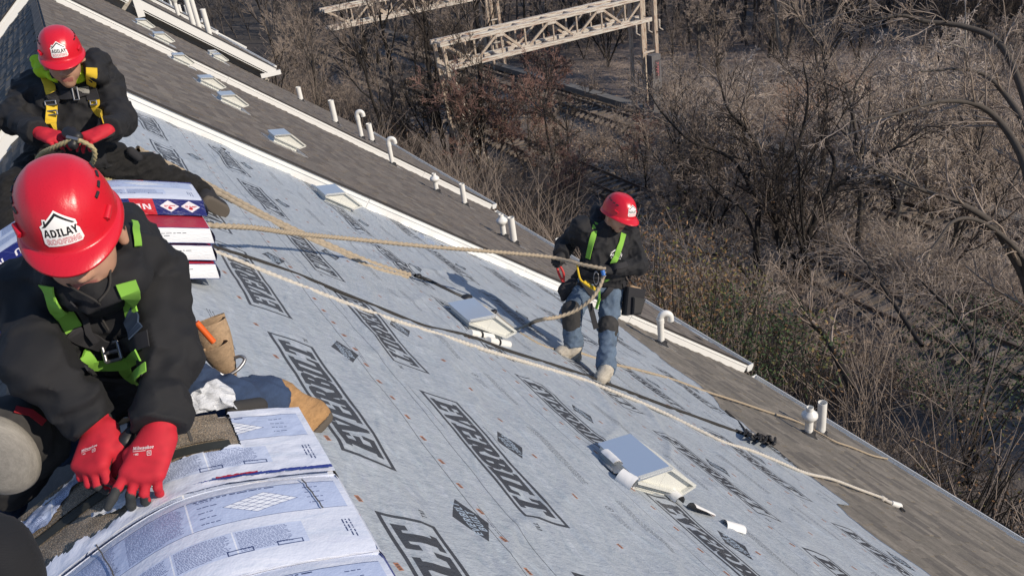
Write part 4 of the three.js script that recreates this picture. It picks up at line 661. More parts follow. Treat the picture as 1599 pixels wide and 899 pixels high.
// shared figure: joints are world points; radii are those of an adult, sc scales the whole person
function figure(label, J, { sc = 1.08, trousers, shoeMat, bootTall = 0, foldSeed = 0, eT = .026, eA = .026, eL = .013 }) {
  const mid = (a, b, t = 0.5) => a.clone().lerp(b, t), up = J.neck.clone().sub(mid(J.hipR, J.hipL)).normalize();
  const ground = mid(J.footR, J.footL); const g = thing('person', label, 'person', V(J.hipR.x, Math.min(J.footR.y, J.footL.y, J.hipR.y - 0.1), J.hipR.z));
  const r = (v) => v * sc, ch = mid(J.shR, J.shL), side = J.shL.clone().sub(J.shR).normalize(), hp = mid(J.hipR, J.hipL), sideH = J.hipL.clone().sub(J.hipR).normalize(), wa = J.waist || mid(ch, hp, 0.6), chest = ch.clone().lerp(wa, 0.32);
  const torso = (e) => [bone(J.shR, chest.clone().addScaledVector(side, -r(.07)), r(.06) + e, r(.10) + e), bone(J.shL, chest.clone().addScaledVector(side, r(.07)), r(.06) + e, r(.10) + e), bone(chest.clone().addScaledVector(side, -r(.07)), wa.clone().addScaledVector(sideH, -r(.055)), r(.105) + e, r(.10) + e), bone(chest.clone().addScaledVector(side, r(.07)), wa.clone().addScaledVector(sideH, r(.055)), r(.105) + e, r(.10) + e), bone(wa.clone().addScaledVector(sideH, -r(.05)), J.hipR, r(.10) + e, r(.105) + e), bone(wa.clone().addScaledVector(sideH, r(.05)), J.hipL, r(.10) + e, r(.105) + e), bone(ch, J.neck, r(.07) + e, r(.058) + e)];
  const arm = (e, s) => [bone(J['sh' + s], J['el' + s], r(.056) + e, r(.043) + e), bone(J['el' + s], J['wr' + s], r(.042) + e, r(.029) + e * .9)];
  const leg = (e, s) => [bone(J['hip' + s], J['kn' + s], r(.092) + e, r(.060) + e), bone(J['kn' + s], J['an' + s], r(.058) + e, r(.040) + e)];
  const foot = (e, s) => [bone(J['an' + s], mid(J['an' + s], J['foot' + s], .35), r(.04) + e, r(.036) + e), bone(mid(J['an' + s], J['foot' + s], .2), J['foot' + s], r(.034) + e, r(.03) + e)];
  const hands = []; for (const s of ['R', 'L']) if (J['hand' + s]) { const h = J['hand' + s]; hands.push(...handBones(h.m, r(J.handSc || 1), h.mirror, h.curls, h.thumb, -.0015)); }
  // the body itself, one continuous skin surface
  const bodyG = [paint(netMesh(field([...torso(-.004), ...arm(-.004, 'R'), ...arm(-.004, 'L'), ...leg(-.004, 'R'), ...leg(-.004, 'L'), ...foot(-.008, 'R'), ...foot(-.008, 'L'), bone(J.neck, V(0, -.03, -.02).multiplyScalar(sc).applyMatrix4(J.headM), r(.052), r(.055))], { k: .05 }), .02), () => [.44, .25, .17]), headGeo(J.headM, sc)];
  if (hands.length) bodyG.push(paint(netMesh(field(hands, { k: .006 }), .0045 * sc), () => [.44, .25, .17]));
  part(g, 'body', merge(bodyG), C.skin);
  // hooded sweatshirt
  const fd = fold(.0092 * sc, 9 + foldSeed * .5, 12, 9), hoodB = [];
  const hm = J.headM, HL = (x, y, z) => V(x, y, z).multiplyScalar(sc).applyMatrix4(hm);
  const nb = J.neck, back = camV(0, 0, 1); const ring = J.hoodRing; if (ring) for (let i = 0; i + 1 < ring.length; i++) hoodB.push({ ...bone(ring[i][0], ring[i + 1][0], ring[i][1], ring[i + 1][1]), k: .03 });
  const armPlane = (s) => { const w = J['wr' + s], d = w.clone().sub(J['el' + s]).normalize(); return (x, y, z) => { const t = (x - w.x) * d.x + (y - w.y) * d.y + (z - w.z) * d.z, q = Math.hypot(x - w.x - d.x * t, y - w.y - d.y * t, z - w.z - d.z * t); return q < r(.075) && t > -.05 && t < .1 ? t : -1; }; };
  const cR = armPlane('R'), cL = armPlane('L'), dn = hp.clone().sub(wa).normalize(), hemP = hp.clone().addScaledVector(dn, J.hem ?? -.02);
  const cuffB = ['R', 'L'].map((s) => { const w = J['wr' + s], d = w.clone().sub(J['el' + s]).normalize(); return bone(w.clone().addScaledVector(d, -r(.05)), w.clone().addScaledVector(d, -r(.004)), r(.044), r(.043)); });
  const top = field([...torso(eT), ...arm(eA, 'R'), ...arm(eA, 'L'), ...cuffB, ...hoodB], { k: .05, disp: fd, clip: (x, y, z) => Math.max(cR(x, y, z), cL(x, y, z), (x - hemP.x) * dn.x + (y - hemP.y) * dn.y + (z - hemP.z) * dn.z) });
  part(g, 'hooded_sweatshirt', netMesh(top, .0082 * sc), C.black);
  // trousers
  const cuff = ['R', 'L'].map((s) => { const a = J['an' + s], d = a.clone().sub(J['kn' + s]).normalize(); return (x, y, z) => { const t = (x - a.x) * d.x + (y - a.y) * d.y + (z - a.z) * d.z, q = Math.hypot(x - a.x - d.x * t, y - a.y - d.y * t, z - a.z - d.z * t); return q < .13 && t > -.12 && t < .2 ? t + bootTall : -1; }; });
  const low = field([bone(J.hipR, J.hipL, r(.108), r(.108)), bone(hp, wa, r(.115), r(.11)), ...leg(eL, 'R'), ...leg(eL, 'L'), ...['R', 'L'].map((s) => { const d = J['an' + s].clone().sub(J['kn' + s]); return bone(J['an' + s].clone().addScaledVector(d, -.35), J['an' + s], r(.058), r(.056)); })], { k: .055, disp: fold(.010 * sc, 8, 11 + foldSeed, 8), clip: (x, y, z) => Math.max(cuff[0](x, y, z), cuff[1](x, y, z), -((x - wa.x) * dn.x + (y - wa.y) * dn.y + (z - wa.z) * dn.z) - .02) });
  part(g, 'trousers', netMesh(low, .0085 * sc), trousers);
  for (const s of ['R', 'L']) {                       // shoes
    if (J.skipShoe === s) continue; const a = J['an' + s], t = J['foot' + s], d = t.clone().sub(a), n = J['soleN' + s] || V(SB, CB, 0), fl = d.clone().addScaledVector(n, -d.dot(n)).normalize(), hl = a.clone().addScaledVector(n, -(a.clone().sub(t).dot(n)) + r(.012)).addScaledVector(fl, -r(.045));
    const tb = a.clone().addScaledVector(a.clone().sub(J['kn' + s]).normalize(), -r(.03 + bootTall));
    const sh = part(g, bootTall ? 'boot' : 'shoe', netMesh(field([bone(tb, a, r(.054), r(.05)), bone(a, hl, r(.048), r(.046)), bone(hl, t, r(.043), r(.046)), bone(a, t, r(.046), r(.036))], { k: .045, disp: fold(.003, 20, 20, 20), clip: (x, y, z) => -((x - t.x) * n.x + (y - t.y) * n.y + (z - t.z) * n.z) - r(.03) }), .0085 * sc), shoeMat);
    part(sh, 'sole', netMesh(field([bone(hl.clone().addScaledVector(n, -r(.03)), t.clone().addScaledVector(n, -r(.022)), r(.045), r(.05))], { k: .02, clip: (x, y, z) => Math.abs((x - t.x) * n.x + (y - t.y) * n.y + (z - t.z) * n.z + r(.036)) - r(.013) }), .0075 * sc), C.sole);
  }
  // gloves
  for (const s of ['R', 'L']) if (J['hand' + s]) {
    const h = J['hand' + s], w = J['wr' + s], d = V(0, 0, 0).setFromMatrixPosition(h.m).sub(J['el' + s]).normalize(), o = V(0, 0, 0).setFromMatrixPosition(h.m), inv = h.m.clone().invert();
    const f = field([...handBones(h.m, r(J.handSc || 1), h.mirror, h.curls, h.thumb, .003), { ...bone(w.clone().addScaledVector(d, -r(.005)), o.clone().lerp(V(0, 0, .03 * sc).applyMatrix4(h.m), .6), r(.034), r(.027)), k: .02 }], { k: .006 });
    const gg = netMesh(f, .0034 * sc, 10);
    const red = J.gloveRed; if (red) paint(gg, (p, nn) => { const q = p.clone().applyMatrix4(inv).multiplyScalar(1 / sc), v = nn.clone().transformDirection(inv); const palm = v.y < -.15 + .3 * noise(q.x * 40, q.z * 40, 3) || (h.darkTip && h.darkTip(q)); const k = 1 + .12 * noise(q.x * 90, q.y * 90, q.z * 90); return palm ? [.06 * k, 2.4 * k, 1.15 * k] : [k, k, k]; });
    J['glove' + s + 'F'] = f; part(g, 'glove', gg, red ? C.red : C.blackGlove);
  }
  return { g, top, low };
}

// --- the kneeling roofer in front
{
  const up3 = camV(0.02, -.72, .69 * .2 + .0), sc = 1.12;
  const J = { neck: at(150, 408, 2.24), shR: at(42, 462, 2.26), shL: at(238, 434, 2.32), elR: at(64, 572, 2.12), elL: at(264, 565, 2.24), wrR: at(152, 660, 2.15), wrL: at(251, 670, 2.11),
    waist: at(186, 585, 2.56), hipR: at(160, 640, 2.72), hipL: at(262, 612, 2.76), knR: at(42, 690, 2.33), anR: rp(-.86, -2.75, .12), footR: rp(-1.0, -2.5, .05), knL: at(352, 640, 2.62), anL: at(432, 622, 2.90), footL: at(489, 648, 2.98), hem: -.15, gloveRed: true, handSc: 1.08 };
  J.soleNL = camV(.55, .75, .3).negate().normalize(); J.soleNR = V(-SB, CB, 0);
  J.headM = frameOf(at(122, 374, 2.08), camV(.36, .62, -.74), camV(.02, -.70, -.72));
  const hd = (px, py, d, tx, ty, td, dors, mir, curls, thumb, darkTip) => { const mirror = !mir, o = at(px, py, d), m = frameOf(o, at(tx, ty, td).sub(o), dors); return { m, mirror, curls, thumb, darkTip }; };
  const tip = (q) => q.z > .136 + .006 * noise(q.x * 90, q.y * 90, 2);
  J.handL = hd(249, 680, 2.10, 214, 762, 2.025, camV(.1, -.55, -.85), false, [[.1, .08, .05], [.45, .6, .3], [.55, .65, .3], [.65, .65, .3]], .75, tip);
  J.handR = hd(158, 668, 2.14, 138, 738, 2.07, camV(-.3, -.5, -.85), true, [[.6, .9, .5], [.65, .95, .5], [.7, 1.0, .5], [.75, 1.0, .5]], .9, tip);
  J.hoodRing = [[at(78, 408, 2.20), .05], [at(70, 430, 2.24), .055], [at(110, 445, 2.12), .045], [at(150, 450, 2.10), .048], [at(190, 430, 2.14), .052], [at(212, 395, 2.24), .058], [at(200, 355, 2.36), .06]];
  const { g, top, low } = figure('kneeling roofer in front in a red hard hat peeling the wrapper off shingles', J, { sc, trousers: C.denimDark, shoeMat: C.boot, bootTall: .05, foldSeed: 0, eT: .012, eA: .016 });
  helmetParts(g, frameOf(at(107, 335, 2.03), camV(.36, .71, -.67), camV(.02, -.71, -.70)), .95);
  part(g, 'neck_gaiter', netMesh(field([bone(at(135, 440, 2.16), at(152, 452, 2.2), .06, .07), bone(at(112, 447, 2.10), at(170, 446, 2.12), .026, .03)], { k: .04, disp: fold(.005, 16, 22, 16) }), .009), C.black);
  // harness
  const hn = new THREE.Group(); hn.name = 'harness'; g.add(hn);
  for (const pts of [[[76, 446], [86, 470], [98, 492], [114, 514]], [[196, 440], [203, 462], [210, 492]], [[208, 350], [214, 368], [217, 388]]]) part(hn, 'green_strap', strap(top, pts, pts[0][0] > 205 ? .018 : .048, .01), C.lime);
  for (const pts of [[[122, 550], [145, 567], [190, 566], [221, 552]], [[190, 557], [198, 576], [214, 592], [231, 578]]]) part(hn, 'green_strap', strap(top, pts, .034, .016), C.lime);
  part(hn, 'pad_strap', strap(top, [[205, 492], [212, 506], [216, 522]], .05, .012), C.blueWeb);
  part(hn, 'chest_strap', strap(top, [[108, 516], [140, 530], [175, 540], [212, 536], [236, 528]], .045, .012), C.web);
  part(hn, 'waist_strap', strap(top, [[130, 578], [160, 588], [200, 590], [228, 586]], .016, .012), C.web);
  { const q = [[-1, -1], [1, -1], [1, 1], [-1, 1], [-1, -1]], s = surf(top, 176, 541, .022), rx = camV(.9, -.25, 0), ry = camV(.25, .9, 0), bb = []; for (let i = 0; i < 4; i++) bb.push(rod(s.p.clone().addScaledVector(rx, q[i][0] * .023).addScaledVector(ry, q[i][1] * .026), s.p.clone().addScaledVector(rx, q[i + 1][0] * .023).addScaledVector(ry, q[i + 1][1] * .026), .0055, .0055, 8)); bb.push(rod(s.p.clone().addScaledVector(rx, -.02), s.p.clone().addScaledVector(rx, .02), .006)); part(hn, 'buckle', merge(bb), steel); }
  part(hn, 'tail_strap', ribbon([[122, 470, 0], [130, 495, .004], [138, 515, .01], [150, 526, .015]].map(([x, y, o]) => surf(top, x, y, .018 + o)), .018, .004), C.web);
  part(g, 'drawstring', ropeGeo([[92, 432], [120, 448], [150, 466], [158, 490], [172, 516]].map(([x, y]) => surf(top, x, y, .014).p), .003), ropeDark);
  part(g, 'drawstring', ropeGeo([[176, 425], [166, 448], [152, 466]].map(([x, y]) => surf(top, x, y, .014).p), .003), ropeDark);
  // glove print
  const gp = canvasTex(256, 160, (x, w, h) => { x.clearRect(0, 0, w, h); x.fillStyle = '#e6dada'; x.font = 'italic bold 44px serif'; x.fillText('Milwaukee', 8, 62); x.fillRect(10, 74, 150, 6); x.font = 'bold 26px sans-serif'; x.fillText('\u2022 W2', 20, 118); x.strokeStyle = '#e6dada'; x.lineWidth = 5; x.strokeRect(178, 84, 46, 46); x.fillRect(188, 96, 26, 5); x.fillRect(188, 110, 26, 5); });
  const gpm = S({ map: gp, transparent: true, alphaTest: 0.4, roughness: 0.7 });
  part(g, 'glove_print', decal(J.gloveLF, 206, 694, 240, 718, .0016, -4), gpm);
  part(g, 'glove_print', decal(J.gloveRF, 126, 700, 152, 716, .0016, -10), gpm);
  // knee pads: big hard cap on the raised knee, rim of the other
  const kp = J.knR, nrm = camV(.28, .30, -.9).normalize();
  const cap = new THREE.LatheGeometry([[0, .030], [.04, .029], [.075, .024], [.098, .012], [.106, -.006], [.10, -.02], [.09, -.024]].map((p) => new THREE.Vector2(...p)), 40); cap.scale(.84, 1, 1.12); cap.applyQuaternion(new THREE.Quaternion().setFromUnitVectors(V(0, 1, 0), nrm)); const kc = at(-4, 712, 2.10); cap.translate(kc.x, kc.y, kc.z);
  const pf = field([bone(kp, kc.clone().addScaledVector(nrm, -.125), .095, .10), bone(kp, kp.clone().lerp(J.anR, .25), .10, .09)], { k: .04, disp: fold(.005, 14, 14, 14) });
  const pad = part(g, 'knee_pad', netMesh(pf, .010), C.pad); part(pad, 'cap', cap, C.padCap);
  part(pad, 'label_band', ribbon([[22, 640], [46, 645], [66, 660]].map(([x, y]) => surf(pf, x, y, .006)), .02, .004), S({ color: lin(.4, .02, .03), roughness: .7 }));
  part(g, 'knee_pad', netMesh(field([bone(at(366, 640, 2.50), at(404, 634, 2.58), .028, .028)], { k: .02 }), .008), C.pad);
  // tan tool pouch on the belt with a hammer loop and a pencil
  const tanD = C.tan.clone(); tanD.side = THREE.DoubleSide;
  const cone = (p0, p1, r0, r1, flat, seedv) => { const ax = p1.clone().sub(p0), u = camR.clone().addScaledVector(ax, -camR.dot(ax) / ax.lengthSq()).normalize(), w = ax.clone().normalize().cross(u), pos = [], uv = [], idx = [], n = 28, m = 10; for (let j = 0; j <= m; j++) for (let i = 0; i <= n; i++) { const t = j / m, an = i / n * Math.PI * 2, r = (r0 + (r1 - r0) * t * t) * (1 + .05 * noise(Math.cos(an) * 2, Math.sin(an) * 2 + t * 3, seedv)), dip = j === 0 ? .012 * Math.sin(an * 2) : 0, p = p0.clone().addScaledVector(ax, t + dip).addScaledVector(u, Math.cos(an) * r).addScaledVector(w, Math.sin(an) * r * flat); pos.push(p.x, p.y, p.z); uv.push(i / n * 2, t * 2); } for (let j = 0; j < m; j++) for (let i = 0; i < n; i++) { const q = j * (n + 1) + i, k = q + n + 1; idx.push(q, q + 1, k, k, q + 1, k + 1); } return geoFrom(pos, idx, uv); };
  const pouch = part(g, 'tool_pouch', cone(at(324, 506, 2.80), at(362, 592, 2.84), .062, .018, .7, 3), tanD);
  part(pouch, 'lining', cone(at(327, 512, 2.80), at(334, 528, 2.81), .056, .002, .7, 3), C.sole);
  part(pouch, 'pocket', cone(at(334, 540, 2.76), at(360, 588, 2.80), .05, .016, .55, 8), tanD);
  part(pouch, 'back_flap', cone(at(322, 498, 2.84), at(348, 566, 2.86), .066, .03, .35, 5), tanD);
  part(pouch, 'hammer_loop', new THREE.TubeGeometry(new THREE.CatmullRomCurve3([at(330, 575, 2.74), at(352, 586, 2.76), at(372, 576, 2.78), at(382, 560, 2.8), at(376, 556, 2.8), at(362, 560, 2.8)]), 30, .006, 8), steel);
  part(pouch, 'pencil', rod(at(306, 503, 2.66), at(333, 534, 2.70), .0105, .0105, 6), C.orange);
  // dark tool in the right hand
  const kn = thing('utility_knife', 'black utility knife in the kneeling roofer\'s gloved hand', 'knife', at(190, 700, 2.13)); part(kn, 'handle', netMesh(field([bone(at(168, 712, 2.12), at(196, 690, 2.12), .017, .019), bone(at(196, 690, 2.12), at(204, 672, 2.13), .016, .013)], { k: .02 }), .005), blackPlastic); part(kn, 'blade_tip', rod(at(168, 712, 2.12), at(160, 722, 2.12), .006, .002, 6), steel);
}
// --- the seated roofer on the ridge behind
{
  const sc = 1.1, J = { neck: at(106, 116, 4.70), shR: at(50, 138, 4.78), shL: at(164, 128, 4.82), elR: at(22, 186, 4.66), elL: at(190, 188, 4.70), wrR: at(62, 208, 4.44), wrL: at(168, 204, 4.46), waist: at(112, 200, 4.82), hipR: at(80, 246, 4.88), hipL: at(146, 244, 4.92),
    knR: at(20, 300, 4.55), anR: rp(-.62, -4.7, .13), footR: rp(-.75, -4.5, .06), knL: at(238, 266, 5.18), anL: at(317, 302, 5.66), footL: at(343, 326, 5.62), hem: .0, gloveRed: true };
  J.soleNR = V(-SB, CB, 0); J.soleNL = camV(-.6, -.5, .6).normalize();
  J.headM = frameOf(at(99, 95, 4.6), camV(.40, .60, -.76), camV(0, -.80, -.56));
  const hd = (px, py, d, tx, ty, td, dors, mir, curls, thumb) => { const mirror = !mir, o = at(px, py, d), m = frameOf(o, at(tx, ty, td).sub(o), dors); return { m, mirror, curls, thumb }; };
  J.handR = hd(67, 209, 4.43, 104, 224, 4.36, camV(-.2, -.75, -.65), true, RELAX, .3); J.handL = hd(163, 205, 4.45, 124, 222, 4.36, camV(.2, -.75, -.65), false, RELAX, .3);
  J.hoodRing = [[at(64, 108, 4.66), .05], [at(80, 122, 4.60), .045], [at(150, 112, 4.66), .06], [at(152, 96, 4.74), .06]].slice(2);
  const { g, top, low } = figure('seated roofer on the ridge with a yellow harness, knotting rope in red gloves', J, { sc, trousers: C.work, shoeMat: C.web, bootTall: .04, foldSeed: 2, eT: .018, eA: .02 });
  helmetParts(g, frameOf(at(95, 81, 4.55), camV(.42, .60, -.74), camV(0, -.80, -.56)), .92);
  part(g, 'neck_scarf', netMesh(field([bone(at(58, 96, 4.70), at(66, 110, 4.66), .032, .03), bone(at(66, 110, 4.66), at(86, 124, 4.64), .028, .018), bone(at(110, 127, 4.66), at(124, 118, 4.66), .018, .026), bone(at(124, 118, 4.66), at(132, 102, 4.70), .028, .03)], { k: .03, disp: fold(.006, 20, 20, 20) }), .009), C.hivis);
  const hn = new THREE.Group(); hn.name = 'harness'; g.add(hn);
  for (const pts of [[[66, 112], [74, 128], [80, 145]], [[80, 164], [79, 182], [80, 202]], [[142, 106], [143, 136]], [[146, 154], [151, 168], [160, 184]]]) part(hn, 'yellow_strap', strap(top, pts, .058, .012), C.yellow);
  for (const pts of [[[80, 145], [83, 154], [83, 164]], [[144, 136], [146, 155]]]) part(hn, 'pad_strap', strap(top, pts, .068, .018), C.web);
  part(hn, 'chest_strap', strap(top, [[86, 150], [112, 149], [141, 144]], .05, .014), C.web);
  for (const [x, y, w, h] of [[118, 150, .014, .034], [82, 161, .03, .011], [79, 178, .03, .011], [146, 160, .018, .011]]) { const s = surf(top, x, y, .026), rx = camV(.97, -.1, 0), ry = camV(.1, .97, .2), q = [[-1, -1], [1, -1], [1, 1], [-1, 1], [-1, -1]], bb = []; for (let i = 0; i < 4; i++) bb.push(rod(s.p.clone().addScaledVector(rx, q[i][0] * w).addScaledVector(ry, q[i][1] * h), s.p.clone().addScaledVector(rx, q[i + 1][0] * w).addScaledVector(ry, q[i + 1][1] * h), .0048, .0048, 6)); part(hn, 'buckle', merge(bb), steel); }
  part(hn, 'label', strap(top, [[124, 146], [136, 143]], .05, .02), S({ color: lin(.25, .25, .24), roughness: .7 }));
  part(g, 'tool_holster', netMesh(field([bone(at(204, 236, 4.95), at(216, 246, 4.98), .028, .024)], { k: .02 }), .009), C.web);
  const tl = thing('rope_adjuster', 'small black rope adjuster held in the seated roofer\'s red gloves', 'rope adjuster', at(113, 216, 4.33)); part(tl, 'shell', netMesh(field([bone(at(106, 208, 4.36), at(120, 214, 4.34), .032, .03), bone(at(112, 206, 4.36), at(114, 226, 4.33), .028, .026)], { k: .02 }), .007), blackPlastic); part(tl, 'pin', rod(at(104, 214, 4.31), at(122, 218, 4.31), .01, .01, 10), steel);
  solo('rope', ropeGeo([at(58, 248, 4.5), at(66, 239, 4.42), at(80, 232, 4.36), at(98, 224, 4.33), at(113, 219, 4.32), at(130, 222, 4.33), at(146, 233, 4.36), at(147, 247, 4.4), at(138, 262, 4.5), at(128, 280, 4.7)], .0118, 120), ropeYellow, 'yellowish rope looped through the seated roofer\'s gloves', 'rope');
  solo('rope', ropeGeo([[150, 287], [168, 281], [190, 281], [214, 290], [232, 300]].map(([x, y]) => on(x, y, 0, .05)), .015, 110), ropeYellow, 'short yellowish rope loop lying above the navy topped bundle', 'rope');
}
// --- the standing roofer holding the rope
{
  const sc = 1.0, J = { neck: at(948, 358, 7.08), shR: at(908, 356, 7.06), shL: at(983, 370, 7.22), elR: at(882, 384, 7.30), elL: at(997, 414, 7.12), wrR: at(876, 399, 7.08), wrL: at(955, 423, 6.96), waist: at(940, 424, 7.14), hipR: at(916, 442, 7.16), hipL: at(954, 444, 7.24),
    knR: at(891, 492, 7.06), knL: at(950, 512, 7.08), anR: on(897, 543, 0, .13), anL: on(946, 578, 0, .13), footR: on(876, 550, 0, .05), footL: on(943, 589, 0, .05), hem: -.02 };
  J.headM = frameOf(at(963, 338, 6.98), camV(.52, .52, -.62), camV(.12, -.93, -.32));
  const hd = (px, py, d, tx, ty, td, dors, mir, curls, thumb) => { const mirror = !mir, o = at(px, py, d), m = frameOf(o, at(tx, ty, td).sub(o), dors); return { m, mirror, curls, thumb }; };
  J.handR = hd(876, 399, 7.08, 866, 410, 7.03, camV(-.3, -.3, -.9), true, FIST, .8); J.handL = hd(952, 422, 6.96, 928, 417, 6.90, camV(.1, -.6, -.8), false, FIST, .8);
  J.hoodRing = [[at(930, 350, 7.12), .055], [at(934, 334, 7.2), .06], [at(950, 326, 7.26), .06]];
  const { g, top, low } = figure('standing roofer in jeans and a red hard hat holding a taut rope', J, { sc, trousers: C.denim, shoeMat: C.sneaker, bootTall: 0, foldSeed: 4 });
  helmetParts(g, frameOf(at(966, 331, 6.98), camV(.56, .44, -.66), camV(.12, -.93, -.32)), 1.08);
  const hn = new THREE.Group(); hn.name = 'harness'; g.add(hn);
  for (const pts of [[[930, 348], [925, 375], [919, 403]], [[973, 366], [966, 390], [958, 412]]]) part(hn, 'green_strap', strap(top, pts, .05, .012), C.lime);
  part(hn, 'green_strap', strap(low, [[944, 436], [956, 436], [969, 437]], .04, .02), C.lime);
  for (const pts of [[[912, 412], [930, 420], [958, 418], [978, 412]], [[910, 425], [935, 432], [968, 430]]]) part(hn, 'waist_strap', strap(top, pts, .05, .012), C.web);
  for (const pts of [[[908, 436], [918, 452], [928, 464]], [[962, 440], [950, 454], [938, 466]]]) part(hn, 'leg_strap', strap(low, pts, .05, .012), C.web);
  part(hn, 'yellow_lanyard', merge([ropeGeo([at(901, 410, 6.92), at(903, 424, 6.9), at(907, 437, 6.9), at(918, 445, 6.9)], .009), bar(at(912, 440, 6.9), at(930, 452, 6.9), .04, .012)]), C.yellow);
  part(hn, 'lime_tail', merge([bar(at(936, 446, 6.88), at(936, 468, 6.9), .016, .005), bar(at(936, 466, 6.9), at(931, 482, 6.92), .03, .006)]), C.lime);
  part(hn, 'carabiner', new THREE.TorusGeometry(.04, .007, 8, 20).scale(.5, 1.3, 1).applyMatrix4(frameOf(at(931, 434, 6.9), camF.clone().negate(), camV(0, -1, 0))), steel);
  part(hn, 'loose_end', bar(at(921, 474, 6.95), at(931, 513, 6.98), .045, .01), C.web);
  part(g, 'knee_pad', netMesh(field([bone(at(892, 484, 6.99), at(892, 508, 7.04), .080, .074)], { k: .02, disp: fold(.003, 20, 20, 20) }), .009), C.pad);
  part(g, 'knee_pad', netMesh(field([bone(at(950, 508, 7.03), at(949, 534, 7.05), .086, .076)], { k: .02, disp: fold(.003, 20, 20, 20) }), .009), C.pad);
  const bagM = frameOf(at(988, 468, 7.16), camV(.25, .05, -1), camV(.12, -1, -.1)), bagG = (pts, z0, z1) => prism(pts, z0, z1, .012).applyMatrix4(bagM);
  const p1 = part(g, 'tool_bag', bagG([[-.075, -.14], [.07, -.115], [.095, .10], [-.08, .11]], -.05, .06), C.web);
  part(p1, 'pocket', bagG([[-.02, -.125], [.06, -.105], [.085, .02], [-.03, .03]], .06, .09), C.pad);
  part(p1, 'contents', netMesh(field([bone(at(986, 450, 7.14), at(998, 453, 7.14), .028, .024)], { k: .02 }), .008), C.tan);
  part(p1, 'hanger_strap', merge([bar(at(974, 438, 7.12), at(978, 460, 7.14), .03, .008), bar(at(980, 430, 7.14), at(999, 455, 7.14), .02, .008)]), C.web);
  part(g, 'tool_pouch', netMesh(field([bone(at(896, 440, 7.08), at(882, 452, 7.1), .035, .05), bone(at(882, 452, 7.1), at(880, 466, 7.12), .045, .02)], { k: .03, disp: fold(.006, 20, 20, 20) }), .009), C.web);
  part(g, 'pliers', merge([ropeGeo([at(870, 418, 7.05), at(873, 428, 7.05), at(879, 440, 7.06)], .011), ropeGeo([at(875, 416, 7.05), at(880, 426, 7.05), at(880, 440, 7.06)], .011)]), S({ color: lin(.5, .02, .02), roughness: .5 }));
  const lg = canvasTex(128, 128, (x, w, h) => { x.clearRect(0, 0, w, h); x.fillStyle = '#e8e8e6'; x.beginPath(); x.moveTo(6, 60); x.lineTo(60, 20); x.lineTo(122, 60); x.lineTo(106, 60); x.lineTo(60, 32); x.lineTo(22, 60); x.closePath(); x.fill(); x.font = 'bold 34px sans-serif'; x.textAlign = 'center'; x.fillText('ADILAY', 64, 92, 120); x.font = 'bold 22px sans-serif'; x.fillText('ROOFING', 64, 118, 116); });
  part(g, 'chest_print', decal(top, 952, 385, 972, 405, .005, 2), S({ map: lg, transparent: true, alphaTest: .35, roughness: .8 }));
  solo('rope', ropeGeo([at(296, 350, 4.35), at(333, 352, 4.4), on(392, 355, 0, .24), on(450, 363, 0, .22), at(560, 374, 6.0), at(660, 384, 6.3), at(760, 392, 6.65), at(840, 399, 6.95), at(868, 403, 7.0), at(900, 411, 6.9), at(930, 417, 6.86), at(946, 420, 6.86)], .0145, 110), ropeMat, 'taut tan rope from the bundle stack to the standing roofer\'s hands', 'rope');
  solo('rope', ropeGeo([at(944, 424, 6.84), at(941, 436, 6.84), at(934, 452, 6.82), at(922, 468, 6.8), at(900, 484, 6.82), at(874, 494, 6.8), at(850, 498, 6.7), on(828, 505, 0, .05), on(806, 515, 0, .03), on(792, 514, 0, .03), on(778, 500, 0, .03)], .0145, 110), ropeMat, 'slack tan rope sagging from the standing roofer\'s hand to the vent', 'rope');
  { const gr = thing('rope_grip', 'small blue rope grip at the standing roofer\'s left hand', 'rope grip', at(942, 426, 6.82)); part(gr, 'body', rod(at(941, 422, 6.82), at(943, 430, 6.82), .018, .017, 14), S({ color: lin(.03, .16, .5), roughness: .4 })); part(gr, 'ring', new THREE.TorusGeometry(.018, .004, 8, 16).rotateX(1.3).translate(...at(943, 431, 6.82).toArray()), steel); }
}
// the photographer's own knee at the lower left corner
{
  const g = thing('person', 'dark clothed knee of the person taking the picture, lower left corner', 'person', at(-60, 960, .62)), b = [bone(at(-260, 1150, .55), at(-44, 905, .66), .07, .045), bone(at(-44, 905, .66), at(-240, 1030, .85), .045, .05)];
  part(g, 'body', paint(netMesh(field(b.map((q) => ({ ...q, ra: q.ra - .012, rb: q.rb - .012 })), { k: .03 }), .012), () => [.4, .24, .17]), C.skin); part(g, 'trousers', netMesh(field(b, { k: .03, disp: fold(.004, 14, 14, 14) }), .008), C.black);
}

// ---------------------------------------------------------------- ground, railway, gantries
const B = {
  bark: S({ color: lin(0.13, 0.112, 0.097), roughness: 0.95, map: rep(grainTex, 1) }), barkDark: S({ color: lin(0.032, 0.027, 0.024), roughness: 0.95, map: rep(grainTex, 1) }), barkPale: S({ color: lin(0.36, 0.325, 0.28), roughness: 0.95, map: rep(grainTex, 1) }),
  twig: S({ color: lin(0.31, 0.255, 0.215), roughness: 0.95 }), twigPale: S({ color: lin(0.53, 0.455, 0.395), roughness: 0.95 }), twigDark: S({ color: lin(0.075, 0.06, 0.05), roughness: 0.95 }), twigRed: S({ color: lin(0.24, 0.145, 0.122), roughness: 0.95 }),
  leafBrown: S({ color: 0xffffff, roughness: 0.9, side: THREE.DoubleSide }), green: S({ color: 0xffffff, roughness: 0.8, side: THREE.DoubleSide }),
  twigMid: S({ color: lin(0.36, 0.295, 0.245), roughness: 0.95 }),
  straw: S({ color: lin(0.52, 0.40, 0.31), roughness: 0.95, side: THREE.DoubleSide }),
};
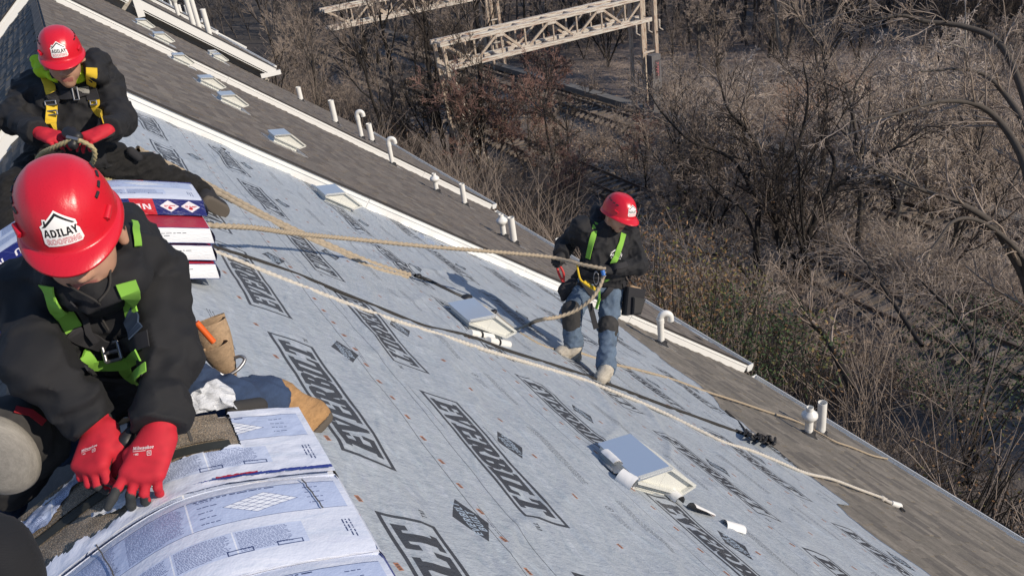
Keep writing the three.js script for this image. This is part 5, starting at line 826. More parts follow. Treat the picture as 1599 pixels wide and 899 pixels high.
const groundH = (x, z) => GY + 0.25 * noise(x * 0.13, z * 0.13, 2) + 0.10 * noise(x * 0.6, z * 0.6, 5) - (x > 21.8 && x < 35 ? 0.12 : 0) + Math.max(0, x - 62) * 0.16 + Math.max(0, -z - 85) * 0.05;
{
  const nx = 170, nz = 170, pos = [], col = [], uv = [], idx = [];
  for (let j = 0; j <= nz; j++) for (let i = 0; i <= nx; i++) {
    const a = i / nx, b = j / nz, x = -60 + 560 * Math.pow(a, 1.9), z = 60 - 560 * Math.pow(b, 1.7); pos.push(x, groundH(x, z), z); uv.push(x * 0.5, z * 0.5);
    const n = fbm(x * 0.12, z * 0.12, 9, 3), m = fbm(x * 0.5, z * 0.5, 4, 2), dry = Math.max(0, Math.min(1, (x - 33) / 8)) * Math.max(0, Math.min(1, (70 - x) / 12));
    const c = [0.23 + 0.14 * n + 0.08 * m + dry * 0.17, 0.195 + 0.12 * n + 0.066 * m + dry * 0.12, 0.172 + 0.10 * n + 0.056 * m + dry * 0.09]; const wood = Math.max(0, Math.min(1, (Math.max((-z - 62) / 10, (x - 66) / 6) + 1.2 * m))); col.push(...c.map((v) => Math.max(0.02, v * (1 - 0.6 * wood))));  // the wood factor darkens far ground to paint in woodland shade
  }
  for (let j = 0; j < nz; j++) for (let i = 0; i < nx; i++) { const a = j * (nx + 1) + i, b = a + nx + 1; idx.push(a, a + 1, b, b, a + 1, b + 1); }
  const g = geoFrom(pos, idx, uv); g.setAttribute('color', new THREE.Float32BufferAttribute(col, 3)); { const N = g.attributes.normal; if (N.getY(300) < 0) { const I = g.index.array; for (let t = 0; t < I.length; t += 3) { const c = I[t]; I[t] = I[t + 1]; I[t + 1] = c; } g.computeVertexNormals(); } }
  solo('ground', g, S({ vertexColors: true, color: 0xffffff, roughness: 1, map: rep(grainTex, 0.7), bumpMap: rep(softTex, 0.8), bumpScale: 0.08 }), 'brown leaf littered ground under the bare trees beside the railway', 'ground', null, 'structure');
  const strip = (name, x0, x1, z0, z1, up, mat, label, cat) => { const pos = [], uv = [], idx = [], n = 120; for (let i = 0; i <= n; i++) { const z = z0 + (z1 - z0) * i / n, e = 0.25 * noise(z * 0.7, x0); for (const x of [x0 + e, (x0 * 2 + x1) / 3, (x0 + x1 * 2) / 3, x1 - e]) { pos.push(x, GY + up * (x === x0 + e || x === x1 - e ? -0.6 : 1) + 0.05 * noise(x, z, 2), z); uv.push(x * 0.6, z * 0.6); } } for (let i = 0; i < n; i++) for (let k = 0; k < 3; k++) { const a = i * 4 + k, b = a + 4; idx.push(a, a + 1, b, b, a + 1, b + 1); } solo(name, geoFrom(pos, idx, uv), mat, label, cat, null, 'structure'); };
  strip('ballast', 29.4, 34.0, -100, 10, 0.34, S({ color: lin(0.26, 0.24, 0.225), roughness: 1, map: rep(grainTex, 1.6), bumpMap: rep(grainTex, 2), bumpScale: 0.05 }), 'grey stone ballast bed under the far railway track', 'ballast');
  strip('ballast', 22.0, 26.6, -100, 10, 0.34, S({ color: lin(0.24, 0.22, 0.205), roughness: 1, map: rep(grainTex, 1.6), bumpMap: rep(grainTex, 2), bumpScale: 0.05 }), 'grey stone ballast bed under the near railway track', 'ballast');
  const path = []; strip('path', 58, 63.5, -70, -8, 0.30, S({ color: lin(0.22, 0.215, 0.21), roughness: 1, map: rep(grainTex, 1) }), 'pale grey path beyond the dry scrub at the upper right', 'path');
}
function track(xa, xb, label) {
  const g = thing('railway_track', label, 'railway track', V((xa + xb) / 2, GY + 0.3, -40)), y = GY + 0.36, rust = S({ color: lin(0.10, 0.075, 0.06), roughness: 0.7 }), wood = [0, 1, 2].map((k) => S({ color: lin(0.20 + k * .05, 0.17 + k * .04, 0.145 + k * .035), roughness: 1, map: rep(grainTex, 1) }));
  for (const x of [xa, xb]) part(g, 'rail', prism([[-.075, 0], [.075, 0], [.075, .02], [.02, .035], [.018, .12], [.038, .13], [.038, .17], [-.038, .17], [-.038, .13], [-.018, .12], [-.02, .035], [-.075, .02]].map(([a, b]) => [x + a, y + .10 + b]), -100, 8), rust);
  const sg = new THREE.BoxGeometry(2.6, .2, .24); for (let z = -99, i = 0; z < 7; z += .62, i++) { const m = mesh('sleeper', sg, wood[i % 3], g); m.position.set((xa + xb) / 2 - g.position.x + rr(-.04, .04), y + .02 - g.position.y, z - g.position.z); m.rotation.y = rr(-.03, .03); }
}
reseed(8);
track(30.98, 32.42, 'far railway track running under the rusty gantry');
track(23.56, 25.0, 'near railway track half hidden by bare trees below the eave');
solo('cable_trough', bx(34.05, 34.75, GY + 0.1, GY + 0.52, -100, 8), S({ color: lin(0.25, 0.24, 0.225), roughness: 0.95, map: rep(grainTex, 1) }), 'grey concrete cable trough running along the far railway track', 'cable trough');
const rustTex = canvasTex(512, 512, (x, w, h) => { reseed(31); x.fillStyle = '#d2cfc6'; x.fillRect(0, 0, w, h); for (let i = 0; i < 900; i++) { const q = rnd(); x.fillStyle = q < .45 ? `rgba(118,62,34,${rr(.4, .95)})` : q < .6 ? `rgba(70,48,36,${rr(.2, .6)})` : `rgba(226,220,206,${rr(.2, .7)})`; x.beginPath(); x.ellipse(rnd() * w, rnd() * h, rr(2, 26), rr(1, 9), rnd() * 3, 0, 7); x.fill(); } }, true);
const paintRust = S({ map: rustTex, roughness: 0.8, bumpMap: rep(softTex, 4), bumpScale: 0.004 });
const paintRust2 = S({ map: rep(rustTex, 0.6, 1.4), color: lin(.86, .80, .74), roughness: 0.85, bumpMap: rep(softTex, 4), bumpScale: 0.004 });
function gantry(z, label, signs) {
  const g = thing('signal_gantry', label, 'gantry', V(27, GY, z)), U = -8.05, Lw = -9.52, up = [19.7, 23.5, 27.22, 30.88, 34.4], lo = [21.64, 25.17, 28.97, 32.72];
  const add = (n, a, b, w, h) => part(g, n, bar(a, b, w, h), n === 'diagonal' || n === 'post' || n === 'hanger' ? paintRust2 : paintRust);
  for (const dz of [0, -1.3]) {
    const zz = z + dz; add('upper_chord', V(19.5, U, zz), V(34.6, U, zz), .22, .26); add('lower_chord', V(19.9, Lw, zz), V(34.9, Lw, zz), .24, .26);
    for (let i = 0; i < 4; i++) { const a = zz + .02; add('diagonal', V(up[i], U, a), V(lo[i], Lw, a), .12, .14); add('diagonal', V(lo[i], Lw, a), V(up[i + 1], U, a), .12, .14); add('hanger', V(lo[i] + .12, U, zz - .04), V(lo[i] + .12, Lw, zz - .04), .1, .1); if (i) add('hanger', V(up[i] + .12, U, zz - .04), V(up[i] + .12, Lw, zz - .04), .08, .08); }
    for (const x of lo) part(g, 'gusset', bx(x - .32, x + .32, Lw - .02, Lw + .3, zz + .08, zz + .1), paintRust); for (const x of up.slice(1, 4)) part(g, 'gusset', bx(x - .3, x + .3, U - .3, U + .02, zz + .08, zz + .1), paintRust);
    add('post', V(34.1, GY, zz), V(34.1, -3.6, zz), .2, .2); add('post', V(35.12, GY, zz + .1), V(35.12, -3.2, zz + .1), .26, .26);
    if (signs) add('post', V(19.7, -7.9, zz), V(20.05, GY, zz), .2, .2); if (signs) add('raking_leg', V(19.9, Lw + .3, zz), V(21.5, GY, zz + .3), .22, .22);
  }
  for (const x of [...up, ...lo]) { add('cross_strut', V(x, U, z), V(x, U, z - 1.3), .1, .1); add('cross_strut', V(x, Lw, z), V(x, Lw, z - 1.3), .1, .1); }
  for (const yy of [-11.6, -13.6]) add('cross_strut', V(34.1, yy, z + .05), V(35.12, yy, z + .12), .1, .1);
  if (signs) {
    const cab = part(g, 'equipment_box', bx(34.25, 35.0, -15.6, -11.75, z + .16, z + .75), S({ color: lin(.22, .215, .225), roughness: .8, map: rep(grainTex, 1) }));
    const tx = canvasTex(64, 256, (x, w, h) => { x.fillStyle = '#4a4448'; x.fillRect(0, 0, w, h); x.fillStyle = '#26161a'; x.fillRect(4, 70, 26, 150); x.fillStyle = '#b06a6e'; for (let k = 0; k < 5; k++) { x.fillRect(10, 30 + k * 40, 44, 8); x.fillRect(30, 44 + k * 40, 22, 14); } });
    part(cab, 'marker_plate', bx(34.5, 34.86, -13.35, -12.1, z + .755, z + .77), S({ map: tx, roughness: .7 }));
    for (const x of [33.5, 34.5, 35.4]) part(g, 'insulator', merge([rod(V(x, Lw - .1, z + .2), V(x, Lw - .65, z + .2), .09, .06, 8), rod(V(x, Lw - .65, z + .2), V(x + .3, Lw - .85, z + .2), .04, .04, 6)]), paintRust);
  }
}
gantry(-46.6, 'rusty white lattice gantry spanning the railway, nearer and larger one', true);
gantry(-69.5, 'rusty lattice gantry farther along the railway at the top edge', false);
for (const [y, z] of [[-8.2, -46.5], [-10.4, -46.5]]) solo('overhead_wire', ropeGeo([V(34.9, y, z), V(60, y + 1.2, z + 14), V(90, y + 4, z + 30)], .02), B.barkDark, y > -9 ? 'upper thin wire running right from the gantry post' : 'lower thin wire running right from the gantry post', 'wire');

// ---------------------------------------------------------------- bare trees and scrub
function tubePath(out, P, r0, r1, sides) {           // tapered tube along a polyline, appended to out
  const n = P.length, st = out.pos.length / 3; let N = V(0, 0, 1);
  for (let i = 0; i < n; i++) {
    const t = P[Math.min(i + 1, n - 1)].clone().sub(P[Math.max(i - 1, 0)]).normalize(); N.addScaledVector(t, -N.dot(t)); if (N.lengthSq() < 1e-4) N.set(1, 0, 0).addScaledVector(t, -t.x); N.normalize(); const Bn = t.clone().cross(N), r = r0 + (r1 - r0) * i / (n - 1);
    for (let j = 0; j < sides; j++) { const a = j / sides * 6.2832, c = Math.cos(a) * r, s = Math.sin(a) * r; out.pos.push(P[i].x + N.x * c + Bn.x * s, P[i].y + N.y * c + Bn.y * s, P[i].z + N.z * c + Bn.z * s); out.uv.push(j / sides, i * 0.6); }
  }
  for (let i = 0; i < n - 1; i++) for (let j = 0; j < sides; j++) { const a = st + i * sides + j, b = st + i * sides + (j + 1) % sides; out.idx.push(a, b, a + sides, a + sides, b, b + sides); }
}
const out0 = () => ({ pos: [], uv: [], idx: [] });
function grow(o, p, d, L, r, lev, max, opt) {         // o.trunk for levels 0-1, o.crown for the finer ones
  const n = lev === 0 ? 7 : lev < 3 ? 5 : 3, P = [p.clone()], dir = d.clone(), q = p.clone(), pts = [];
  for (let i = 1; i < n; i++) { dir.add(V(rr(-1, 1), rr(-1, 1), rr(-1, 1)).multiplyScalar(opt.crook * (lev ? 1 : 0.5))); dir.y += opt.rise * (lev ? 1 : 0.2); dir.normalize(); q.addScaledVector(dir, L / (n - 1)); P.push(q.clone()); pts.push([q.clone(), dir.clone()]); }
  tubePath(lev < 2 ? o.trunk : o.crown, P, r, Math.max(opt.tip, r * (lev === 0 ? 0.35 : 0.4)), lev === 0 ? 7 : lev === 1 ? 5 : 3);
  if (lev >= max) return;
  const kids = opt.kids[lev];
  for (let k = 0; k < kids; k++) {
    const t = lev === 0 ? rr(opt.clear, 1) : rr(0.2, 1), f = t * (n - 1), i = Math.min(n - 2, Math.floor(f)), s = P[i].clone().lerp(P[i + 1], f - i), bd = P[i + 1].clone().sub(P[i]).normalize();
    const ax = V(rr(-1, 1), rr(-1, 1), rr(-1, 1)).cross(bd).normalize(), a = rr(opt.a0, opt.a1), nd = bd.clone().multiplyScalar(Math.cos(a)).addScaledVector(ax, Math.sin(a));
    grow(o, s, nd, L * opt.ratio[lev] * rr(0.6, 1.1) * (1 - 0.4 * (lev === 0 ? t * 0.6 : t)), Math.max(opt.tip, r * rr(0.35, 0.55) * (1 - 0.4 * t)), lev + 1, max, opt);
  }
}
function treeGeo(sd, H, r, opt, stems = 1, max = 4) {
  reseed(sd); const o = { trunk: out0(), crown: out0() };
  const O = { crook: 0.2, rise: 0.05, tip: 0.0125, clear: 0.3, a0: 0.4, a1: 1.0, kids: [8, 6, 5, 3], ratio: [0.55, 0.6, 0.6, 0.6], ...opt };
  for (let s = 0; s < stems; s++) grow(o, V(stems > 1 ? rr(-.25, .25) : 0, -0.3, stems > 1 ? rr(-.25, .25) : 0), V(stems > 1 ? rr(-.45, .45) : rr(-.12, .12), 1, stems > 1 ? rr(-.45, .45) : rr(-.12, .12)).normalize(), H * rr(0.62, 0.75), r * (stems > 1 ? rr(.6, 1) : 1), 0, max, O);
  const mk = (b) => geoFrom(b.pos, b.idx, b.uv); return { trunk: mk(o.trunk), crown: mk(o.crown) };
}
const kinds = [
  treeGeo(101, 11, .15, {}, 1), treeGeo(102, 10, .13, { a1: .8 }, 3, 4), treeGeo(103, 13, .17, { a0: .3, a1: .75, clear: .4 }, 1), treeGeo(104, 8, .09, { crook: .28 }, 2), treeGeo(105, 9.5, .11, { a0: .5, a1: 1.1, kids: [10, 6, 5, 4] }, 1), treeGeo(106, 7, .07, { kids: [9, 6, 5, 4] }, 3),
];
const protoOf = {};
function tree(kind, px, py, sc, look, label, group, xyz) {
  const p = xyz || (() => { const v = dirOf(px, py), t = (GY - EYE.y) / v.y; return EYE.clone().addScaledVector(v, t); })(); p.y = groundH(p.x, p.z);
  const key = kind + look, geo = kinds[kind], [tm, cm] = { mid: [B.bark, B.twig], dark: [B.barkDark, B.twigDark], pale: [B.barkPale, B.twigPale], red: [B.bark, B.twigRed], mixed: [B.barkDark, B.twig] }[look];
  let g; if (protoOf[key]) g = copy(protoOf[key], p, label, group); else { g = thing('bare_tree', label, 'tree', p, group); mesh('trunk', geo.trunk, tm, g); mesh('crown', geo.crown, cm, g); protoOf[key] = g; }
  g.userData = { label, category: 'tree' }; if (group) g.userData.group = group; g.scale.setScalar(sc); g.rotation.y = rr(0, 6.28); return g;
}
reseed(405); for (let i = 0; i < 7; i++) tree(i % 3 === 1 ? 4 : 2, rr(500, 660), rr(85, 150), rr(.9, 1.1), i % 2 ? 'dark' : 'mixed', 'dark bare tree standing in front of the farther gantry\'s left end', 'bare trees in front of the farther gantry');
reseed(400);
tree(1, 1268, 456, .9, 'dark', 'dark forked bare tree below the dry scrub, centre of the right half');
tree(0, 706, 250, 1.0, 'dark', 'dark upright bare tree just left of the gantry\'s left leg');
tree(2, 692, 215, .95, 'dark', 'second dark bare tree crossing the left end of the gantry');
tree(2, 612, 215, 1.0, 'mixed', 'bare tree rising behind the two gooseneck pipes');
tree(3, 880, 300, 1.0, 'dark', 'small dark bare tree beside the far track, left of the standing roofer');
tree(4, 1060, 325, .9, 'mixed', 'bare tree between the two tracks above the standing roofer\'s shoulder');
tree(5, 760, 285, 1.2, 'red', 'reddish twigged shrub tree below the gantry, left one');
tree(5, 835, 265, 1.1, 'red', 'reddish twigged shrub tree below the gantry, right one');
tree(5, 855, 180, 1.1, 'red', 'reddish shrub tree on the far side of the track under the gantry');
tree(4, 1310, 300, 1.0, 'pale', 'pale sunlit bare tree in the dry scrub, centre right');
tree(3, 1440, 340, 1.1, 'pale', 'pale sunlit thorny tree at the right, above the leaning dark trunk');
const gptE = (px, py) => { const v = dirOf(px, py), t = (GY - EYE.y) / v.y; return EYE.clone().addScaledVector(v, t); };
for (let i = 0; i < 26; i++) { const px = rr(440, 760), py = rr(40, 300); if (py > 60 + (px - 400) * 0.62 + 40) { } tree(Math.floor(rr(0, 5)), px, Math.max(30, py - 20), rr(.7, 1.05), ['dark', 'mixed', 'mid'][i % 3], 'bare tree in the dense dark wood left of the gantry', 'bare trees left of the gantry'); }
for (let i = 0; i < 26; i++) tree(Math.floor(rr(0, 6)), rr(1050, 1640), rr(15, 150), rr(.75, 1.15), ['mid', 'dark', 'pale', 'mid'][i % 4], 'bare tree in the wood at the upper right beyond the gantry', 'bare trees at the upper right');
for (let i = 0; i < 14; i++) tree(Math.floor(rr(0, 5)), rr(740, 1000), rr(20, 110), rr(.7, 1.0), ['mid', 'dark', 'mixed'][i % 3], 'bare tree seen through the lattice of the gantry', 'bare trees behind the gantry');
for (let i = 0; i < 20; i++) tree([3, 5, 4, 1][i % 4], rr(1050, 1660), rr(190, 420), rr(.55, .9), ['pale', 'mid', 'mid', 'mixed'][i % 4], 'bare thin tree in the sunlit scrub along the near track', 'thin trees in the sunlit scrub');
for (let i = 0; i < 9; i++) tree([3, 5, 4][i % 3], rr(800, 1080), rr(250, 340), rr(.5, .75), ['mid', 'red', 'mixed'][i % 3], 'bare thin tree between the eave and the far track', 'thin trees beyond the eave');

// tall twin trunked tree right of the standing roofer, limbs spread wide
{
  const p0 = gptE(1206, 462), g = thing('bare_tree', 'tall dark bare tree right of the standing roofer, three trunks and wide spreading limbs', 'tree', p0), o = { trunk: out0(), crown: out0() }, o2 = { trunk: o.trunk, crown: out0() }; reseed(57);
  const O = { crook: 0.26, rise: 0.035, tip: 0.0115, clear: 0.3, a0: 0.4, a1: 1.0, kids: [8, 6, 5, 4], ratio: [0.55, 0.6, 0.62, 0.62] };
  const limb = (pts, r0, r1, kids, L) => { const c = new THREE.CatmullRomCurve3(pts.map(([x, y, d]) => at(x, y, d))), P = c.getPoints(22); tubePath(o.trunk, P, r0, r1, 7); for (let k = 0; k < kids; k++) { const t = rr(.25, 1), s = c.getPoint(t), tn = c.getTangent(t), ax = V(rr(-1, 1), rr(-1, 1), rr(-1, 1)).cross(tn).normalize(); grow(k % 2 ? o : o2, s, tn.clone().multiplyScalar(.8).addScaledVector(ax, .7).normalize(), L * rr(.6, 1.15) * (1.1 - .45 * t), r0 * rr(.22, .36) * (1.1 - .5 * t), 2, 4, O); } };
  limb([[1230, 470, 34.2], [1222, 400, 34], [1209, 334, 33.8], [1201, 282, 33.6], [1172, 209, 33.4], [1138, 172, 33.2], [1122, 118, 33]], .19, .03, 22, 2.6);
  limb([[1203, 290, 33.7], [1246, 225, 33.2], [1262, 150, 33], [1254, 95, 32.8]], .10, .02, 16, 2.4);
  limb([[1180, 465, 34], [1181, 380, 33.8], [1183, 313, 33.6], [1168, 290, 33.5], [1172, 250, 33.4], [1160, 205, 33.4]], .15, .03, 16, 2.2);
  limb([[1183, 313, 33.6], [1146, 251, 33.2], [1110, 232, 33], [1078, 220, 32.8], [1031, 172, 32.6], [1012, 140, 32.4]], .085, .02, 18, 2.2);
  limb([[1224, 470, 34.2], [1256, 387, 33.8], [1293, 303, 33.4], [1366, 256, 33], [1420, 215, 32.8], [1460, 190, 32.6]], .16, .02, 22, 2.4);
  limb([[1293, 303, 33.4], [1303, 251, 33.6], [1282, 209, 33.8], [1293, 157, 33.8], [1280, 110, 33.8]], .085, .02, 16, 2.2);
  limb([[1175, 440, 33.6], [1140, 402, 33], [1100, 395, 32.6], [1062, 372, 32.2]], .07, .02, 10, 1.8);
  limb([[1198, 460, 34], [1162, 330, 33.2], [1120, 300, 33], [1085, 262, 32.8]], .08, .02, 14, 2.0);
  const b = (q) => geoFrom(q.pos, q.idx, q.uv); part(g, 'trunk', b(o.trunk), B.barkDark); part(g, 'crown', b(o.crown), B.twig); part(g, 'crown', b(o2.crown), B.twigDark);
}
for (const [i, px, py, k, l, w] of [[0, 1085, 372, 1, 'mid', 'tall bare tree with grey twigs between the standing roofer and the three trunked tree'], [1, 1338, 405, 0, 'mid', 'tall bare tree with spreading grey twigs right of the three trunked tree'], [2, 1395, 372, 4, 'pale', 'pale wide crowned bare tree in the middle of the sunlit scrub'], [3, 1470, 430, 1, 'mid', 'bare tree with several stems left of the big arching tree'], [4, 1130, 330, 4, 'pale', 'pale bare tree behind the left limbs of the three trunked tree'], [5, 1268, 350, 2, 'mid', 'slender tall bare tree behind the right limbs of the three trunked tree'], [6, 1520, 300, 0, 'pale', 'pale bare tree under the arching limbs at the right']]) tree(k, px, py, .95 + .05 * (i % 3), l, w);
// the big tree at the right edge with long arching limbs
{
  const g = thing('bare_tree', 'big bare tree at the right edge with long limbs arching to the left', 'tree', V(24.5, GY, -13)), o = { trunk: out0(), crown: out0() }; reseed(55);
  const O = { crook: 0.22, rise: 0.02, tip: 0.010, clear: 0.3, a0: 0.4, a1: 1.0, kids: [8, 6, 5, 4], ratio: [0.55, 0.6, 0.6, 0.6] };
  const limb = (pts, r0, r1, kids, L) => { const c = new THREE.CatmullRomCurve3(pts.map(([x, y, d]) => at(x, y, d))), P = c.getPoints(26); tubePath(o.trunk, P, r0, r1, 7); for (let k = 0; k < kids; k++) { const t = rr(.15, 1), s = c.getPoint(t), tn = c.getTangent(t), ax = V(rr(-1, 1), rr(-1, 1), rr(-1, 1)).cross(tn).normalize(); grow(o, s, tn.clone().multiplyScalar(.75).addScaledVector(ax, .65).normalize(), L * rr(.5, 1.1) * (1.1 - .5 * t), r0 * rr(.2, .35) * (1.1 - .6 * t), 2, 4, O); } };
  limb([[1655, 640, 24.5], [1622, 520, 24.6], [1604, 440, 24.7], [1582, 398, 24.6], [1548, 348, 24.3], [1500, 318, 24], [1440, 296, 23.7], [1362, 262, 23.4]], .22, .03, 16, 2.2);
  limb([[1604, 440, 24.7], [1612, 340, 25.2], [1600, 255, 25.6], [1566, 195, 25.8], [1530, 165, 25.6], [1470, 158, 25.2], [1400, 178, 24.6], [1325, 190, 24.2]], .17, .02, 18, 2.2);
  limb([[1612, 320, 25.2], [1604, 205, 26], [1572, 150, 26.4], [1540, 118, 26.4], [1500, 108, 26], [1440, 112, 25.6]], .13, .025, 14, 2.4);
  limb([[1604, 440, 24.7], [1596, 400, 24.2], [1530, 345, 23.6], [1490, 345, 23.2], [1462, 380, 23], [1438, 412, 22.8]], .09, .02, 8, 1.4);
  limb([[1620, 210, 26.2], [1560, 66, 27], [1500, 40, 27.4], [1442, 33, 27.6], [1410, 24, 27.6], [1362, 29, 27.5], [1316, 10, 27.4]], .12, .025, 14, 2.6);
  part(g, 'trunk', geoFrom(o.trunk.pos, o.trunk.idx, o.trunk.uv), B.bark); part(g, 'crown', geoFrom(o.crown.pos, o.crown.idx, o.crown.uv), B.twigMid);
}
// leaning dark trunks in the near thicket
for (const [pts, r, l] of [[[[1330, 605, 21], [1310, 565, 21.4], [1285, 520, 22], [1262, 500, 22.4], [1250, 470, 22.6]], .12, 'leaning dark trunk in the thicket below the tall forked tree'], [[[1530, 560, 21], [1500, 500, 22], [1470, 470, 22.5], [1440, 440, 23]], .07, 'leaning grey trunk in the thicket toward the right edge'], [[[1440, 540, 21], [1400, 480, 22], [1360, 420, 23], [1330, 390, 24], [1290, 385, 24.5]], .06, 'long low branch lying across the sunlit scrub']]) {
  const g = thing('bare_tree', l, 'tree', at(...pts[0])), o = { trunk: out0(), crown: out0() }; const c = new THREE.CatmullRomCurve3(pts.map((q) => at(...q))); tubePath(o.trunk, c.getPoints(16), r, r * .4, 6); for (let k = 0; k < 12; k++) { const t = rr(.2, 1), tn = c.getTangent(t); grow(o, c.getPoint(t), tn.add(V(rr(-1, 1), rr(-.4, 1), rr(-1, 1))).normalize(), rr(.8, 1.8), r * .3, 2, 4, { crook: .25, rise: .03, tip: .007, a0: .4, a1: 1, kids: [6, 5, 4, 4], ratio: [.6, .6, .6, .6] }); }
  part(g, 'trunk', geoFrom(o.trunk.pos, o.trunk.idx, o.trunk.uv), B.barkDark); part(g, 'crown', geoFrom(o.crown.pos, o.crown.idx, o.crown.uv), B.twig);
}
// undergrowth that nobody could count: arching canes, fallen sticks, straw, dead leaves
function clumpGeo(sd, n, h, spread, arch, r, kids) {
  reseed(sd); const o = out0(); for (let i = 0; i < n; i++) { const a = rr(0, 6.28), q = V(rr(-.4, .4), -.1, rr(-.4, .4)), d = V(Math.cos(a) * rr(.1, spread), 1, Math.sin(a) * rr(.1, spread)).normalize(), P = [q.clone()], L = h * rr(.5, 1.1); for (let k = 0; k < 6; k++) { d.y -= arch * rr(.6, 1.3); d.x += rr(-.12, .12); d.z += rr(-.12, .12); d.normalize(); q.addScaledVector(d, L / 6); P.push(q.clone()); } tubePath(o, P, r, r * .4, 3); for (let k = 0; k < kids; k++) { const s = P[2 + Math.floor(rnd() * 4)], e = d.clone().add(V(rr(-1, 1), rr(-.6, 1), rr(-1, 1))).normalize(); tubePath(o, [s.clone(), s.clone().addScaledVector(e, rr(.15, .4) * h * .5), s.clone().addScaledVector(e, rr(.5, .9) * h * .5).add(V(0, rr(-.2, .1), 0))], r * .6, r * .3, 3); } }
  return geoFrom(o.pos, o.idx, o.uv);
}
function scatter(name, geo, mat, n, where, scl, label, cat, colf) {
  const m = new THREE.InstancedMesh(geo, mat, n), o = new THREE.Object3D(), c = new THREE.Color(); let k = 0; for (let tries = 0; k < n && tries < n * 6; tries++) { const p = where(); if (!p) continue; o.position.copy(p); o.rotation.set(rr(-.2, .2), rr(0, 6.28), rr(-.2, .2)); o.scale.setScalar(rr(...scl)); o.updateMatrix(); m.setMatrixAt(k, o.matrix); if (colf) m.setColorAt(k, c.setRGB(...colf())); k++; }
  m.count = k; m.name = numbered(name); m.castShadow = m.receiveShadow = true; scene.add(m); tag(m, label, cat, null, 'stuff'); return m;
}
const gpt = (px, py) => { const v = dirOf(px, py), t = (GY - EYE.y) / v.y, p = EYE.clone().addScaledVector(v, t); p.y = groundH(p.x, p.z); return p; };
const clear = (p) => p && p.x > 10.2 && !(p.x > 29.0 && p.x < 36 && (p.z < -38 || rnd() < .9)) && !(p.x > 22.2 && p.x < 26.4 && rnd() < .9);
reseed(900);
const pick = (x0, x1, y0, y1) => () => { const p = gpt(rr(x0, x1), rr(y0, y1)); return clear(p) ? p : null; };
const farT = (() => { const g = treeGeo(311, 11, .13, { kids: [7, 5, 4, 3], tip: .02 }, 1, 3); return merge([g.trunk, g.crown]); })();
scatter('far_wood', farT, S({ color: lin(0.085, 0.076, 0.074), roughness: 0.95 }), 620, () => { const p = gptE(rr(0, 1) < .45 ? rr(230, 1000) : rr(1000, 1680), rr(-70, 80)); return p.x > 12 && !(p.x > 22 && p.x < 35 && p.z > -100) && (p.z < -66 || p.x > 50) && p.z > -330 ? p : null; }, [.8, 1.25], 'far bare wood along the top edge beyond the railway, one dark mass', 'wood');  // twigs given a darker colour that carries the shade of this wood
const cane = clumpGeo(201, 14, 3.2, .6, .16, .014, 4), cane2 = clumpGeo(202, 12, 2.4, .9, .22, .014, 4), stick = clumpGeo(203, 10, 2.4, 3.5, .25, .012, 2), strawG = clumpGeo(204, 30, 1.1, .7, .2, .010, 0), tall = clumpGeo(205, 10, 4.6, .35, .08, .014, 6);
scatter('undergrowth', cane, B.twig, 520, pick(420, 1660, 10, 640), [.6, 1.15], 'tangled bare brown undergrowth filling the ground beyond the eaves', 'undergrowth');
scatter('undergrowth', cane2, B.twigPale, 720, pick(1000, 1660, 120, 470), [.6, 1.2], 'pale sunlit brambles along the railway at the right', 'brambles');
scatter('undergrowth', stick, B.twig, 700, pick(440, 1660, 10, 620), [.6, 1.2], 'fallen sticks scattered over the leaf litter', 'fallen sticks');
scatter('dry_grass', strawG, B.straw, 1500, () => { const p = gpt(rr(1040, 1620), rr(110, 300)); return clear(p) && p.x > 35 ? p : null; }, [.6, 1.3], 'straw coloured dry grass beyond the far track at the right', 'dry grass');
scatter('undergrowth', tall, B.twig, 130, () => { const x = rr(10.6, 16), z = rr(-70, 2); return V(x, groundH(x, z), z); }, [.8, 1.35], 'dark tall thicket growing right below the eaves', 'thicket');
scatter('undergrowth', cane, B.twigDark, 430, () => { const x = rr(10.4, 18), z = rr(-75, 3); return V(x, groundH(x, z), z); }, [.8, 1.5], 'dark brambles filling the space below the eaves', 'brambles');
const rust2 = S({ color: lin(0.72, 0.40, 0.22), roughness: 0.95, side: THREE.DoubleSide });
scatter('dry_grass', strawG, rust2, 110, () => { const a = rnd() < .6, p = gptE(a ? rr(1225, 1292) : rr(1295, 1345), a ? rr(150, 205) : rr(128, 160)); p.y = groundH(p.x, p.z); return p; }, [.9, 1.5], 'orange tinged dry grass patch in the scrub at the centre right', 'dry grass');
// leaves that still hang in the thicket
function leafCloud(n, R, sz, cols) { const pos = [], col = [], idx = []; for (let i = 0; i < n; i++) { const p = V(rr(-1, 1), rr(-1, 1), rr(-1, 1)); if (p.length() > 1) { i--; continue; } p.multiply(R); const a = V(rr(-1, 1), rr(-1, 1), rr(-1, 1)).normalize().multiplyScalar(sz * rr(.6, 1.3)), b = V(rr(-1, 1), rr(-1, 1), rr(-1, 1)).cross(a).normalize().multiplyScalar(sz * .45), s = pos.length / 3, c = cols[Math.floor(rnd() * cols.length)]; for (const q of [p.clone().sub(a), p.clone().add(b), p.clone().add(a), p.clone().sub(b)]) { pos.push(q.x, q.y, q.z); col.push(...c); } idx.push(s, s + 1, s + 2, s, s + 2, s + 3); } const g = geoFrom(pos, idx); g.setAttribute('color', new THREE.Float32BufferAttribute(col, 3)); return g; }
B.leafBrown.vertexColors = B.green.vertexColors = true;
const BR = [[.22, .12, .05], [.30, .18, .09], [.16, .085, .04], [.12, .065, .035]], GR = [[.028, .055, .018], [.04, .075, .022], [.02, .04, .016]], OL = [[.10, .10, .03], [.15, .14, .045], [.16, .09, .04], [.22, .13, .06]];
